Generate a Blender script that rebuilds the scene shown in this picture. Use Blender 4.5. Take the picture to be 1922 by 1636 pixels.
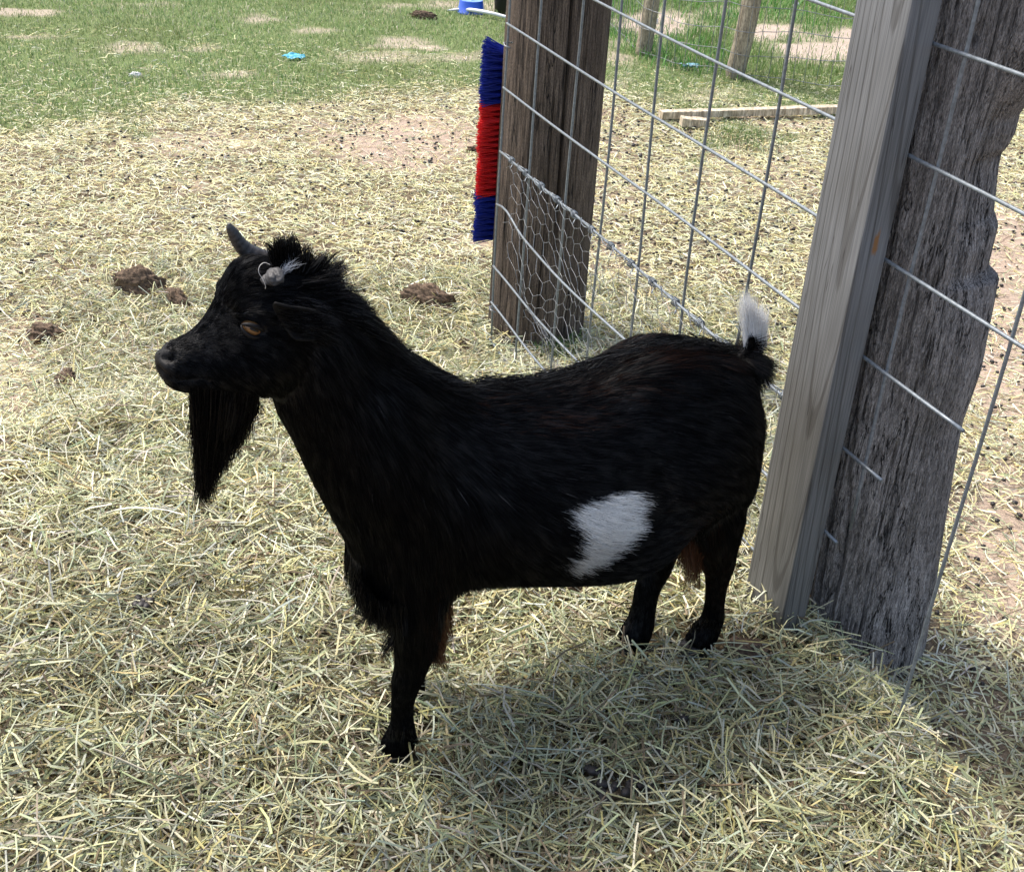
import bpy, bmesh, math
import numpy as np
from mathutils import Matrix, Vector, kdtree
rng = np.random.default_rng(7)
scene = bpy.context.scene
for o in list(bpy.data.objects): bpy.data.objects.remove(o)

# ------------------------------------------------------------------ camera
F_PX = 2323.0; CX, CY = 961.0, 818.0; H = 1.5
_d = np.array([690 - CX, 4850 - CY, F_PX]); _d /= np.linalg.norm(_d)
_f = np.array([0, 0, 1.0]); _Y = _f - _d * (_f @ _d); _Y /= np.linalg.norm(_Y)
_X = np.cross(_d, _Y)
if _X[0] < 0: _X = -_X
R = np.stack([_X, _Y, -_d])
EYE = np.array([0, 0, H])
cam = bpy.data.cameras.new('camera'); camo = bpy.data.objects.new('camera', cam)
scene.collection.objects.link(camo)
m = Matrix.Identity(4)
for i in range(3):
    m[i][0] = R[i, 0]; m[i][1] = -R[i, 1]; m[i][2] = -R[i, 2]; m[i][3] = EYE[i]
camo.matrix_world = m
cam.sensor_fit = 'HORIZONTAL'; cam.sensor_width = 36; cam.lens = 36 * F_PX / 1922
cam.clip_start = 0.02; cam.clip_end = 2000
scene.camera = camo

# ------------------------------------------------------------------ light
SUN_EL, SUN_AZ = 61.0, -57.0     # azimuth from +Y (away from the camera), negative = left
w = bpy.data.worlds.new('World'); scene.world = w; w.use_nodes = True
nt = w.node_tree; nt.nodes.clear()
sky = nt.nodes.new('ShaderNodeTexSky'); sky.sky_type = 'NISHITA'; sky.sun_disc = False
sky.sun_elevation = math.radians(SUN_EL); sky.sun_rotation = math.radians(SUN_AZ)
sky.air_density = 1.0; sky.dust_density = 4.0; sky.ozone_density = 0.6
bg = nt.nodes.new('ShaderNodeBackground'); bg.inputs[1].default_value = 0.15
wo = nt.nodes.new('ShaderNodeOutputWorld')
nt.links.new(sky.outputs[0], bg.inputs[0]); nt.links.new(bg.outputs[0], wo.inputs[0])
sl = bpy.data.lights.new('sun', 'SUN'); sl.energy = 2.1; sl.angle = math.radians(12); sl.color = (1, 0.96, 0.89)
so = bpy.data.objects.new('sun', sl); scene.collection.objects.link(so)
_e, _a = math.radians(SUN_EL), math.radians(SUN_AZ)
sdir = Vector((math.sin(_a) * math.cos(_e), math.cos(_a) * math.cos(_e), math.sin(_e)))
so.rotation_euler = sdir.to_track_quat('Z', 'Y').to_euler(); so.location = sdir * 20
scene.view_settings.view_transform = 'Standard'; scene.view_settings.look = 'None'
scene.view_settings.exposure = 1.0; scene.view_settings.gamma = 1
scene.cycles.max_bounces = 6; scene.cycles.diffuse_bounces = 3; scene.cycles.glossy_bounces = 3
scene.cycles.transparent_max_bounces = 8

# ------------------------------------------------------------------ geometry helpers
def sstep(a, b, x):
    t = np.clip((x - a) / (b - a), 0, 1); return t * t * (3 - 2 * t)
def _h(i, j, s):
    v = np.sin(i * 127.1 + j * 311.7 + s * 74.7) * 43758.5453; return v - np.floor(v)
def noise(x, y, s=0):
    x = np.asarray(x, float); y = np.asarray(y, float)
    i = np.floor(x); j = np.floor(y); u = x - i; v = y - j
    u = u * u * (3 - 2 * u); v = v * v * (3 - 2 * v)
    return ((_h(i, j, s) * (1 - u) + _h(i + 1, j, s) * u) * (1 - v) + (_h(i, j + 1, s) * (1 - u) + _h(i + 1, j + 1, s) * u) * v) * 2 - 1
def fbm(x, y, s=0, o=4):
    r = 0; a = 1; t = 0
    for k in range(o):
        r = r + a * noise(x * 2 ** k, y * 2 ** k, s + k * 3.3); t += a; a *= 0.5
    return r / t
def proj(P):
    Q = (np.asarray(P, float) - EYE) @ R
    return np.stack([CX + F_PX * Q[..., 0] / Q[..., 2], CY + F_PX * Q[..., 1] / Q[..., 2]], -1)
def ray(x, y):
    v = R @ np.array([x - CX, y - CY, F_PX]); return v / np.linalg.norm(v)
_dv = ray(-70, -590); _dv[2] = 0; _dv /= np.linalg.norm(_dv); DVX, DVY = float(_dv[0]), float(_dv[1]); NVX, NVY = DVY, -DVX
_v = ray(920, 655); P0X, P0Y = [float(q) for q in (EYE + _v * (-H / _v[2]))[:2]]
def gz(x, y):          # the ground: a bank of old hay rises towards the near fence corner
    x = np.asarray(x, float); y = np.asarray(y, float)
    b = 0.19 * sstep(3.1, 1.75, y)
    n = 0.014 * fbm(x * 3.1, y * 3.1, 1) + 0.007 * fbm(x * 11, y * 11, 5, 2)
    b2 = 0.0
    rim = 0.03 * np.exp(-((np.hypot(x + 0.35, (y - 1.75)) - 0.75) / 0.12) ** 2) * sstep(-0.1, -0.4, x)
    pd = (x - P0X) * NVX + (y - P0Y) * NVY; ps = (x - P0X) * DVX + (y - P0Y) * DVY
    b2 = b2 + 0.05 * np.exp(-(pd / 0.12) ** 2) * sstep(-0.15, -0.6, ps) * sstep(-1.45, -1.1, ps)
    b2 = b2 - 0.10 * sstep(0.01, 0.12, pd) * sstep(-0.9, -1.2, ps) * sstep(2.6, 2.0, y)
    return b + n * (0.35 + 0.65 * sstep(0.0, 0.6, np.hypot(x - 0.1, y - 1.5))) + b2 + rim
def at(x, y, dz=0.0):
    v = ray(x, y); z = 0.0
    for _ in range(12):
        t = (z - H) / v[2]; p = EYE + v * t; z = float(gz(p[0], p[1])) + dz
    return p
def onplane(x, y, p0, n):
    v = ray(x, y); t = ((p0 - EYE) @ n) / (v @ n); return EYE + v * t

def link(o, parent=None):
    scene.collection.objects.link(o)
    if parent is not None: o.parent = parent
    return o
def mesh_np(name, V, Fq, mat, parent=None, smooth=True, cols=None, k=4, attrs=None):
    """V (n,3), Fq (m,k) -> one mesh object"""
    me = bpy.data.meshes.new(name)
    V = np.ascontiguousarray(V, dtype=np.float32); Fq = np.ascontiguousarray(Fq, dtype=np.int32)
    me.vertices.add(len(V)); me.vertices.foreach_set('co', V.ravel())
    n = len(Fq); kk = Fq.shape[1]
    me.loops.add(n * kk); me.loops.foreach_set('vertex_index', Fq.ravel())
    me.polygons.add(n); me.polygons.foreach_set('loop_start', np.arange(0, n * kk, kk, dtype=np.int32))
    me.polygons.foreach_set('use_smooth', np.full(n, smooth))
    if cols is not None:
        a = me.color_attributes.new('tint', 'FLOAT_COLOR', 'POINT')
        c = np.ones((len(V), 4), np.float32); c[:, :3] = cols; a.data.foreach_set('color', c.ravel())
    for nm, arr in (attrs or {}).items():
        a = me.attributes.new(nm, 'FLOAT', 'POINT'); a.data.foreach_set('value', np.asarray(arr, np.float32).ravel())
    me.update(calc_edges=True); me.validate()
    if mat: me.materials.append(mat)
    return link(bpy.data.objects.new(name, me), parent)
def nrm(v): return v / np.maximum(np.linalg.norm(v, axis=-1, keepdims=True), 1e-9)
def strands(P, rad, sides=3, roll=None, taper=None, flat=1.0):
    """P (n,k,3) polylines -> prism / ribbon verts and quads; rad (n,) ; taper (k,)"""
    n, k, _ = P.shape
    T = np.empty_like(P); T[:, 1:-1] = P[:, 2:] - P[:, :-2]; T[:, 0] = P[:, 1] - P[:, 0]; T[:, -1] = P[:, -1] - P[:, -2]
    T = nrm(T)
    up = np.zeros_like(T); up[..., 2] = 1
    bad = np.abs(T[..., 2]) > 0.95; up[bad] = (1, 0, 0)
    A = nrm(np.cross(T, up)); B = np.cross(A, T)
    if roll is None: roll = np.zeros(n)
    if taper is None: taper = np.ones(k)
    r = rad[:, None, None] * taper[None, :, None]
    if sides == 2:
        c = np.cos(roll)[:, None, None]; s = np.sin(roll)[:, None, None]
        W = (A * c + B * s) * r
        V = np.stack([P - W, P + W], 2)
        idx = np.arange(n * k * 2).reshape(n, k, 2)
        Q = np.stack([idx[:, :-1, 0], idx[:, :-1, 1], idx[:, 1:, 1], idx[:, 1:, 0]], -1).reshape(-1, 4)
    else:
        ang = np.arange(sides) * 2 * np.pi / sides
        ca = np.cos(ang)[None, None, :, None]; sa = np.sin(ang)[None, None, :, None] * flat
        cr = np.cos(roll)[:, None, None]; sr = np.sin(roll)[:, None, None]
        A2 = A * cr + B * sr; B2 = -A * sr + B * cr
        V = P[:, :, None, :] + (A2[:, :, None, :] * ca + B2[:, :, None, :] * sa) * r[..., None]
        idx = np.arange(n * k * sides).reshape(n, k, sides); nx = np.roll(idx, -1, axis=2)
        Q = np.stack([idx[:, :-1], nx[:, :-1], nx[:, 1:], idx[:, 1:]], -1).reshape(-1, 4)
    return V.reshape(-1, 3), Q
def join_np(parts):
    Vs, Qs, o = [], [], 0
    for V, Q in parts: Vs.append(V); Qs.append(Q + o); o += len(V)
    return np.concatenate(Vs), np.concatenate(Qs)
def tube_np(path, rad, sides=10):
    """one capped tube along a path"""
    path = np.asarray(path, float); k = len(path); rad = np.broadcast_to(np.asarray(rad, float), (k,))
    V, Q = strands(path[None], np.array([1.0]), sides, taper=rad)
    n0 = len(V); V = np.concatenate([V, path[:1], path[-1:]])
    i = np.arange(sides); j = (i + 1) % sides
    c0 = np.stack([j, i, np.full(sides, n0), np.full(sides, n0)], -1)
    l = (k - 1) * sides
    c1 = np.stack([l + i, l + j, np.full(sides, n0 + 1), np.full(sides, n0 + 1)], -1)
    return V, Q, np.concatenate([c0, c1])[:, :3]
def obj_from(name, V, faces, mat, parent=None, smooth=True):
    me = bpy.data.meshes.new(name); me.from_pydata([tuple(v) for v in V], [], [tuple(int(i) for i in f) for f in faces])
    if smooth: me.polygons.foreach_set('use_smooth', [True] * len(me.polygons))
    me.update(); me.validate()
    if mat: me.materials.append(mat)
    return link(bpy.data.objects.new(name, me), parent)
def tube(name, path, rad, mat, parent=None, sides=8):
    V, Q, C = tube_np(path, rad, sides); return obj_from(name, V, [tuple(q) for q in Q] + [tuple(c) for c in C], mat, parent)
def tag(o, label=None, cat=None, group=None, kind=None):
    for k_, v_ in (('label', label), ('category', cat), ('group', group), ('kind', kind)):
        if v_: o[k_] = v_
    return o
def empty(name, loc=(0, 0, 0)):
    o = bpy.data.objects.new(name, None); o.location = loc; o.empty_display_size = 0.05
    return link(o)
def adopt(root, *kids):            # children keep their world place
    bpy.context.view_layer.update()
    for k_ in kids:
        k_.parent = root; k_.matrix_parent_inverse = Matrix.Translation(root.location).inverted()

# ------------------------------------------------------------------ materials
def mat(name):
    m_ = bpy.data.materials.new(name); m_.use_nodes = True; t = m_.node_tree; t.nodes.clear()
    out = t.nodes.new('ShaderNodeOutputMaterial'); b = t.nodes.new('ShaderNodeBsdfPrincipled')
    t.links.new(b.outputs[0], out.inputs[0]); return m_, t, b, out
def N(t, typ, **kw):
    n = t.nodes.new(typ)
    for k_, v_ in kw.items():
        if k_.startswith('i_'): n.inputs[k_[2:].replace('_', ' ')].default_value = v_
        else: setattr(n, k_, v_)
    return n
def L(t, a, b): t.links.new(a, b)
def ramp(t, src, stops):
    r = t.nodes.new('ShaderNodeValToRGB'); e = r.color_ramp.elements
    while len(e) < len(stops): e.new(0.5)
    for el, (p, c) in zip(e, stops): el.position = p; el.color = (*c, 1) if len(c) == 3 else c
    L(t, src, r.inputs[0]); return r
def mapped(t, scale, loc=(0, 0, 0)):
    tc = t.nodes.new('ShaderNodeTexCoord'); mp = t.nodes.new('ShaderNodeMapping'); mp.inputs['Scale'].default_value = scale; mp.inputs['Location'].default_value = loc
    L(t, tc.outputs['Object'], mp.inputs[0]); return mp.outputs[0]
def mix(t, f, a, b, mode='MIX'):
    x = t.nodes.new('ShaderNodeMix'); x.data_type = 'RGBA'; x.blend_type = mode
    for s, v in ((0, f), (6, a), (7, b)):
        if hasattr(v, 'is_output') or hasattr(v, 'links'): L(t, v, x.inputs[s])
        else: x.inputs[s].default_value = v if s == 0 else (*v, 1)
    return x.outputs[2]
def bump(t, h, b, strength=0.5, dist=0.005):
    bm = t.nodes.new('ShaderNodeBump'); bm.inputs['Strength'].default_value = strength; bm.inputs['Distance'].default_value = dist
    L(t, h, bm.inputs['Height']); L(t, bm.outputs[0], b.inputs['Normal'])

def tint_mat(name, rough=0.6, spec=0.3, trans=0.0, var=0.0):
    m_, t, b, out = mat(name)
    a = t.nodes.new('ShaderNodeAttribute'); a.attribute_name = 'tint'
    b.inputs['Roughness'].default_value = rough; b.inputs['Specular IOR Level'].default_value = spec
    L(t, a.outputs['Color'], b.inputs['Base Color'])
    if trans:
        tr = t.nodes.new('ShaderNodeBsdfTranslucent'); L(t, a.outputs['Color'], tr.inputs[0])
        mx = t.nodes.new('ShaderNodeMixShader'); mx.inputs[0].default_value = trans
        L(t, b.outputs[0], mx.inputs[1]); L(t, tr.outputs[0], mx.inputs[2]); L(t, mx.outputs[0], out.inputs[0])
    return m_
M_straw = tint_mat('straw', 0.45, 0.5, 0.2)
M_grass = tint_mat('grass_blade', 0.5, 0.4, 0.3)

def plain(name, col, rough=0.5, metal=0.0, nscale=0, namp=0.3, bmp=0):
    m_, t, b, out = mat(name)
    b.inputs['Roughness'].default_value = rough; b.inputs['Metallic'].default_value = metal
    if nscale:
        nz = N(t, 'ShaderNodeTexNoise', i_Scale=nscale, i_Detail=5.0); L(t, mapped(t, (1, 1, 1)), nz.inputs['Vector'])
        c1 = tuple(max(0, x * (1 - namp)) for x in col); c2 = tuple(min(1, x * (1 + namp)) for x in col)
        r = ramp(t, nz.outputs['Fac'], [(0.3, c1), (0.7, c2)]); L(t, r.outputs[0], b.inputs['Base Color'])
        if bmp: bump(t, nz.outputs['Fac'], b, 0.6, bmp)
    else: b.inputs['Base Color'].default_value = (*col, 1)
    return m_
M_galv = plain('galvanized_wire', (0.20, 0.225, 0.245), 0.42, 0.35, 160, 0.25)
M_galv_dull = plain('dull_wire', (0.24, 0.25, 0.26), 0.5, 0.5, 90, 0.3)
M_black_skin = plain('black_skin', (0.0045, 0.004, 0.004), 0.6, 0, 300, 0.3, 0.0008); M_black_skin.node_tree.nodes['Principled BSDF'].inputs['Specular IOR Level'].default_value = 0.22
M_horn = plain('dark_horn', (0.035, 0.031, 0.029), 0.42, 0, 200, 0.4, 0.0006)
M_scur = plain('grey_horn', (0.042, 0.040, 0.039), 0.6, 0, 260, 0.5, 0.001)
M_hoof = plain('hoof', (0.02, 0.018, 0.016), 0.4, 0, 150, 0.4)
M_dung = plain('dung', (0.115, 0.078, 0.050), 0.95, 0, 120, 0.6, 0.006)
M_pellet = plain('pellet', (0.018, 0.014, 0.012), 0.55, 0)
M_blue_tub = plain('blue_plastic', (0.02, 0.09, 0.50), 0.35, 0, 30, 0.1)
M_white_hose = plain('white_plastic', (0.72, 0.73, 0.74), 0.4, 0, 30, 0.05)
M_black_rub = plain('black_rubber', (0.015, 0.016, 0.018), 0.6, 0, 30, 0.2)
M_cyan = plain('cyan_plastic', (0.05, 0.34, 0.47), 0.5, 0, 60, 0.3)
M_stone = plain('pale_stone', (0.6, 0.6, 0.6), 0.8, 0, 60, 0.2, 0.002)
M_flower = plain('white_petal', (0.8, 0.8, 0.78), 0.7)

def wood(name, c_dark, c_lite, c_crack, fine=400, bmp=0.004, zs=0.05, dk=0.6, crk=55, dis=0.6):
    m_, t, b, out = mat(name); b.inputs['Roughness'].default_value = 0.85; b.inputs['Specular IOR Level'].default_value = 0.3
    n1 = N(t, 'ShaderNodeTexNoise', i_Scale=fine, i_Detail=3.0, i_Roughness=0.6, i_Distortion=dis); L(t, mapped(t, (1, 1, zs)), n1.inputs['Vector'])
    ng = N(t, 'ShaderNodeTexNoise', i_Scale=fine * 1.6, i_Detail=2.0, i_Roughness=0.6); L(t, mapped(t, (1, 1, 0.35), (1, 2, 3)), ng.inputs['Vector'])
    n2 = N(t, 'ShaderNodeTexNoise', i_Scale=crk, i_Detail=4.0, i_Roughness=0.6, i_Distortion=0.5); L(t, mapped(t, (1, 1, zs * 1.3), (3, 1, 2)), n2.inputs['Vector'])
    n3 = N(t, 'ShaderNodeTexNoise', i_Scale=9.0, i_Detail=5.0, i_Roughness=0.6); L(t, mapped(t, (1, 1, 0.45)), n3.inputs['Vector'])
    r1 = ramp(t, n1.outputs['Fac'], [(0.34, c_dark), (0.64, c_lite)])
    rg = ramp(t, ng.outputs['Fac'], [(0.33, (0.45, 0.45, 0.45)), (0.62, (1.25, 1.25, 1.25))])
    col = mix(t, 0.75, r1.outputs[0], rg.outputs[0], 'MULTIPLY')
    r2 = ramp(t, n2.outputs['Fac'], [(0.30, (dk, dk, dk)), (0.5, (1, 1, 1))]); col = mix(t, 0.8, col, r2.outputs[0], 'MULTIPLY')
    r3 = ramp(t, n3.outputs['Fac'], [(0.33, (0.70, 0.67, 0.63)), (0.66, (1.22, 1.2, 1.18))]); col = mix(t, 0.9, col, r3.outputs[0], 'MULTIPLY')
    sb = N(t, 'ShaderNodeMath', operation='SUBTRACT'); L(t, n2.outputs['Fac'], sb.inputs[0]); sb.inputs[1].default_value = 0.44
    ab = N(t, 'ShaderNodeMath', operation='ABSOLUTE'); L(t, sb.outputs[0], ab.inputs[0])
    rc = ramp(t, ab.outputs[0], [(0.006, (1, 1, 1)), (0.020, (0, 0, 0))])
    rk = ramp(t, n3.outputs['Fac'], [(0.42, (0, 0, 0)), (0.52, (1, 1, 1))]); ck_ = N(t, 'ShaderNodeMath', operation='MULTIPLY'); L(t, rc.outputs[0], ck_.inputs[0]); L(t, rk.outputs[0], ck_.inputs[1])
    col = mix(t, ck_.outputs[0], col, c_crack)
    L(t, col, b.inputs['Base Color'])
    a1 = N(t, 'ShaderNodeMath', operation='ADD'); L(t, n1.outputs['Fac'], a1.inputs[0]); L(t, ng.outputs['Fac'], a1.inputs[1])
    a2 = N(t, 'ShaderNodeMath', operation='SUBTRACT'); L(t, a1.outputs[0], a2.inputs[0]); L(t, ck_.outputs[0], a2.inputs[1])
    bump(t, a2.outputs[0], b, 0.8, bmp)
    return m_
M_post = wood('dark_weathered_wood', (0.050, 0.037, 0.029), (0.19, 0.15, 0.118), (0.008, 0.006, 0.005), 330, bmp=0.004, zs=0.035, dis=0.3)
M_old = wood('silver_weathered_wood', (0.10, 0.090, 0.084), (0.46, 0.43, 0.41), (0.015, 0.013, 0.012), 420, bmp=0.006, zs=0.10, dis=1.2, crk=60)
M_pale = wood('pale_post_wood', (0.30, 0.25, 0.18), (0.52, 0.45, 0.34), (0.15, 0.11, 0.08), 90, bmp=0.002)
M_plank = wood('sawn_pale_wood', (0.45, 0.37, 0.26), (0.70, 0.62, 0.48), (0.3, 0.22, 0.15), 60, bmp=0.001)

def board_mat():
    m_, t, b, out = mat('grey_sawn_board'); b.inputs['Roughness'].default_value = 0.8; b.inputs['Specular IOR Level'].default_value = 0.3
    tc = t.nodes.new('ShaderNodeTexCoord')
    # growth rings round an axis tilted a little out of the board: cathedral grain on the wide face
    mp = t.nodes.new('ShaderNodeMapping'); mp.inputs['Location'].default_value = (0.01, 0.035, 0); mp.inputs['Rotation'].default_value = (math.radians(1.9), math.radians(0.7), 0)
    L(t, tc.outputs['Object'], mp.inputs[0])
    nz = N(t, 'ShaderNodeTexNoise', i_Scale=3.0, i_Detail=1.0); L(t, mapped(t, (1.5, 1.5, 0.6)), nz.inputs['Vector'])
    ofs = N(t, 'ShaderNodeVectorMath', operation='SCALE'); L(t, nz.outputs['Color'], ofs.inputs[0]); ofs.inputs['Scale'].default_value = 0.018
    ad = N(t, 'ShaderNodeVectorMath', operation='ADD'); L(t, mp.outputs[0], ad.inputs[0]); L(t, ofs.outputs[0], ad.inputs[1])
    wv = N(t, 'ShaderNodeTexWave', wave_type='RINGS', i_Scale=30.0, i_Distortion=0.25, i_Detail=1.0)
    wv.rings_direction = 'Z'; L(t, ad.outputs[0], wv.inputs['Vector'])
    mp2 = t.nodes.new('ShaderNodeMapping'); mp2.inputs['Scale'].default_value = (1, 1, 0.02); L(t, tc.outputs['Object'], mp2.inputs[0])
    n1 = N(t, 'ShaderNodeTexNoise', i_Scale=420.0, i_Detail=3.0); L(t, mp2.outputs[0], n1.inputs['Vector'])
    n2 = N(t, 'ShaderNodeTexNoise', i_Scale=6.0, i_Detail=4.0); L(t, mapped(t, (1, 1, 0.5)), n2.inputs['Vector'])
    c1 = ramp(t, n1.outputs['Fac'], [(0.3, (0.125, 0.128, 0.131)), (0.7, (0.22, 0.225, 0.23))])
    cr = ramp(t, wv.outputs['Fac'], [(0.03, (0.58, 0.56, 0.54)), (0.13, (1, 1, 1))])
    col = mix(t, 0.8, c1.outputs[0], cr.outputs[0], 'MULTIPLY')
    c2 = ramp(t, n2.outputs['Fac'], [(0.35, (0.80, 0.77, 0.72)), (0.65, (1.12, 1.12, 1.12))])
    col = mix(t, 0.9, col, c2.outputs[0], 'MULTIPLY')
    # greenish brown lower half: the goat's shadow put into the board's colour
    sp = t.nodes.new('ShaderNodeSeparateXYZ'); L(t, tc.outputs['Object'], sp.inputs[0])
    zr = ramp(t, sp.outputs['Z'], [(0.25, (0.76, 0.73, 0.66)), (0.8, (1, 1, 1))]); col = mix(t, 0.8, col, zr.outputs[0], 'MULTIPLY')
    # small knots / nail holes
    vo = N(t, 'ShaderNodeTexVoronoi', i_Scale=9.0); L(t, mapped(t, (1, 1, 0.55), (0.3, 0.2, 0.45)), vo.inputs['Vector'])
    kr = ramp(t, vo.outputs['Distance'], [(0.035, (1, 1, 1)), (0.06, (0, 0, 0))]); col = mix(t, kr.outputs[0], col, (0.03, 0.022, 0.018))
    # rust stain
    nc = N(t, 'ShaderNodeTexNoise', i_Scale=34.0, i_Detail=2.0, i_Roughness=0.5); L(t, mapped(t, (1, 1, 0.035), (0.4, 0.1, 0.2)), nc.inputs['Vector'])
    sb = N(t, 'ShaderNodeMath', operation='SUBTRACT'); L(t, nc.outputs['Fac'], sb.inputs[0]); sb.inputs[1].default_value = 0.52
    ab = N(t, 'ShaderNodeMath', operation='ABSOLUTE'); L(t, sb.outputs[0], ab.inputs[0]); rk = ramp(t, ab.outputs[0], [(0.001, (0.8, 0.8, 0.8)), (0.0045, (0, 0, 0))]); col = mix(t, rk.outputs[0], col, (0.035, 0.03, 0.027))
    mp3 = t.nodes.new('ShaderNodeMapping'); mp3.inputs['Location'].default_value = (0.0585 * 30, 0.0, -0.80 * 22); mp3.inputs['Scale'].default_value = (30, 90, 22)
    L(t, tc.outputs['Object'], mp3.inputs[0]); nr = N(t, 'ShaderNodeTexNoise', i_Scale=150.0, i_Detail=4.0); L(t, mapped(t, (1, 1, 0.4)), nr.inputs['Vector'])
    ln_ = N(t, 'ShaderNodeVectorMath', operation='LENGTH'); L(t, mp3.outputs[0], ln_.inputs[0]); ad3 = N(t, 'ShaderNodeMath', operation='ADD'); L(t, ln_.outputs['Value'], ad3.inputs[0]); L(t, nr.outputs['Fac'], ad3.inputs[1])
    rr_ = ramp(t, ad3.outputs[0], [(0.75, (0.9, 0.9, 0.9)), (1.0, (0, 0, 0))]); col = mix(t, rr_.outputs[0], col, (0.26, 0.12, 0.035))
    L(t, col, b.inputs['Base Color'])
    bump(t, cr.outputs[0], b, 0.35, 0.0015)
    return m_
M_board = board_mat()

# ------------------------------------------------------------------ layout maps (world position -> what grows or lies there)
GX = [-900, 0, 120, 300, 420, 600, 800, 930, 1130, 1250, 1400, 1600, 1922, 2900]
GY = [230, 218, 228, 212, 195, 178, 172, 168, 165, 205, 205, 215, 150, 150]
BARE = [(270, 90, 55, 8), (375, 92, 40, 7), (700, 103, 60, 11), (880, 103, 65, 7), (490, 35, 34, 8), (250, 8, 40, 6), (430, 140, 40, 6), (60, 75, 60, 6), (580, 60, 40, 5),
        (1245, 42, 60, 26), (1480, 60, 60, 20), (1555, 95, 95, 22), (1170, 110, 30, 40), (1330, 20, 60, 10), (930, 12, 80, 12), (820, 8, 80, 10), (1300, 180, 60, 10)]
DIRT = [(640, 1215, 55, 28, .8), (1130, 1490, 80, 26, .9), (390, 1000, 40, 22, .8), (330, 1330, 45, 25, .8), (1400, 1235, 60, 34, .8), (120, 1215, 50, 22, .7), (560, 1560, 60, 22, .7), (860, 1240, 40, 16, .6), (1450, 1500, 60, 26, .7), (200, 1480, 70, 24, .7), (760, 262, 190, 52, 0.9), (380, 270, 160, 28, 0.45), (1230, 570, 90, 36, 0.55), (1890, 620, 100, 280, 0.85), (1880, 1020, 90, 220, 0.75), (1160, 350, 50, 60, 0.3), (60, 700, 110, 120, 0.45),
        (200, 520, 110, 40, 0.35), (1450, 330, 120, 60, 0.3), (1150, 260, 60, 60, 0.4)]
def maps(x, y):
    z = gz(x, y); P = np.stack([x, y, z], -1); q = proj(P); px, py = q[..., 0], q[..., 1]
    ok = y > 0.75
    n = fbm(x * 1.9, y * 1.9, 11) * 26 + fbm(x * 9, y * 9, 21, 2) * 14
    g = sstep(24, -20, py - np.interp(px, GX, GY) + n * 1.25)
    bare = np.zeros_like(g)
    for cx, cy, rx, ry in BARE:
        bare = np.maximum(bare, 0.7 * sstep(1.7, 0.0, np.hypot((px - cx + 45 * fbm(x * 2.2, y * 2.2, 33)) / rx, (py - cy + 9 * fbm(x * 2.4, y * 2.4, 35)) / ry) + 1.5 * fbm(x * 4.4, y * 7, 31, 5)))
    for cx, cy, rx, ry in ((1235, 45, 75, 26), (1555, 95, 120, 24), (1440, 62, 60, 16), (1600, 70, 60, 20)):
        bare = np.maximum(bare, sstep(1.3, 0.6, np.hypot((px - cx) / rx, (py - cy) / ry) + 0.5 * fbm(x * 4, y * 7, 37, 4)))
    bare = np.maximum(bare, 0.8 * sstep(0.42, 0.6, fbm(x * 1.3, y * 2.2, 41)))
    for cx, cy, r in ((240, 240, 22), (270, 255, 18), (1405, 250, 26), (1340, 268, 30), (1380, 240, 30), (1310, 305, 14), (1060, 655, 20), (1480, 262, 22)):
        g = np.maximum(g, 0.75 * sstep(1.2, 0.4, np.hypot((px - cx) / r / 1.5, (py - cy) / r * 2) + 0.4 * fbm(x * 9, y * 9, 51)))
    dirt = np.zeros_like(g)
    for cx, cy, rx, ry, a in DIRT:
        dirt = np.maximum(dirt, a * sstep(1.4, 0.4, np.hypot((px - cx) / rx, (py - cy) / ry) + 0.35 * fbm(x * 4, y * 4, 61)))
    dirt = np.maximum(dirt, 0.55 * sstep(0.18, 0.5, fbm(x * 1.7, y * 2.3, 67)) * sstep(900, 500, py))
    pile = sstep(430, 640, py + 60 * fbm(x * 2.5, y * 2.5, 71)) * sstep(60, 240, px + 60 * fbm(x * 2, y * 2, 75) + (py - 700) * 0.25) * sstep(1750, 1600, px + (py - 1300) * -0.4)
    far = y > 30
    g = np.where(ok, g, 0.0); g = np.where(y > 12, 1, g)
    return g, np.where(ok, bare, 0) * sstep(12, 9, y), np.where(ok, dirt, 0), np.where(ok, pile, 0), px, py

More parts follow.
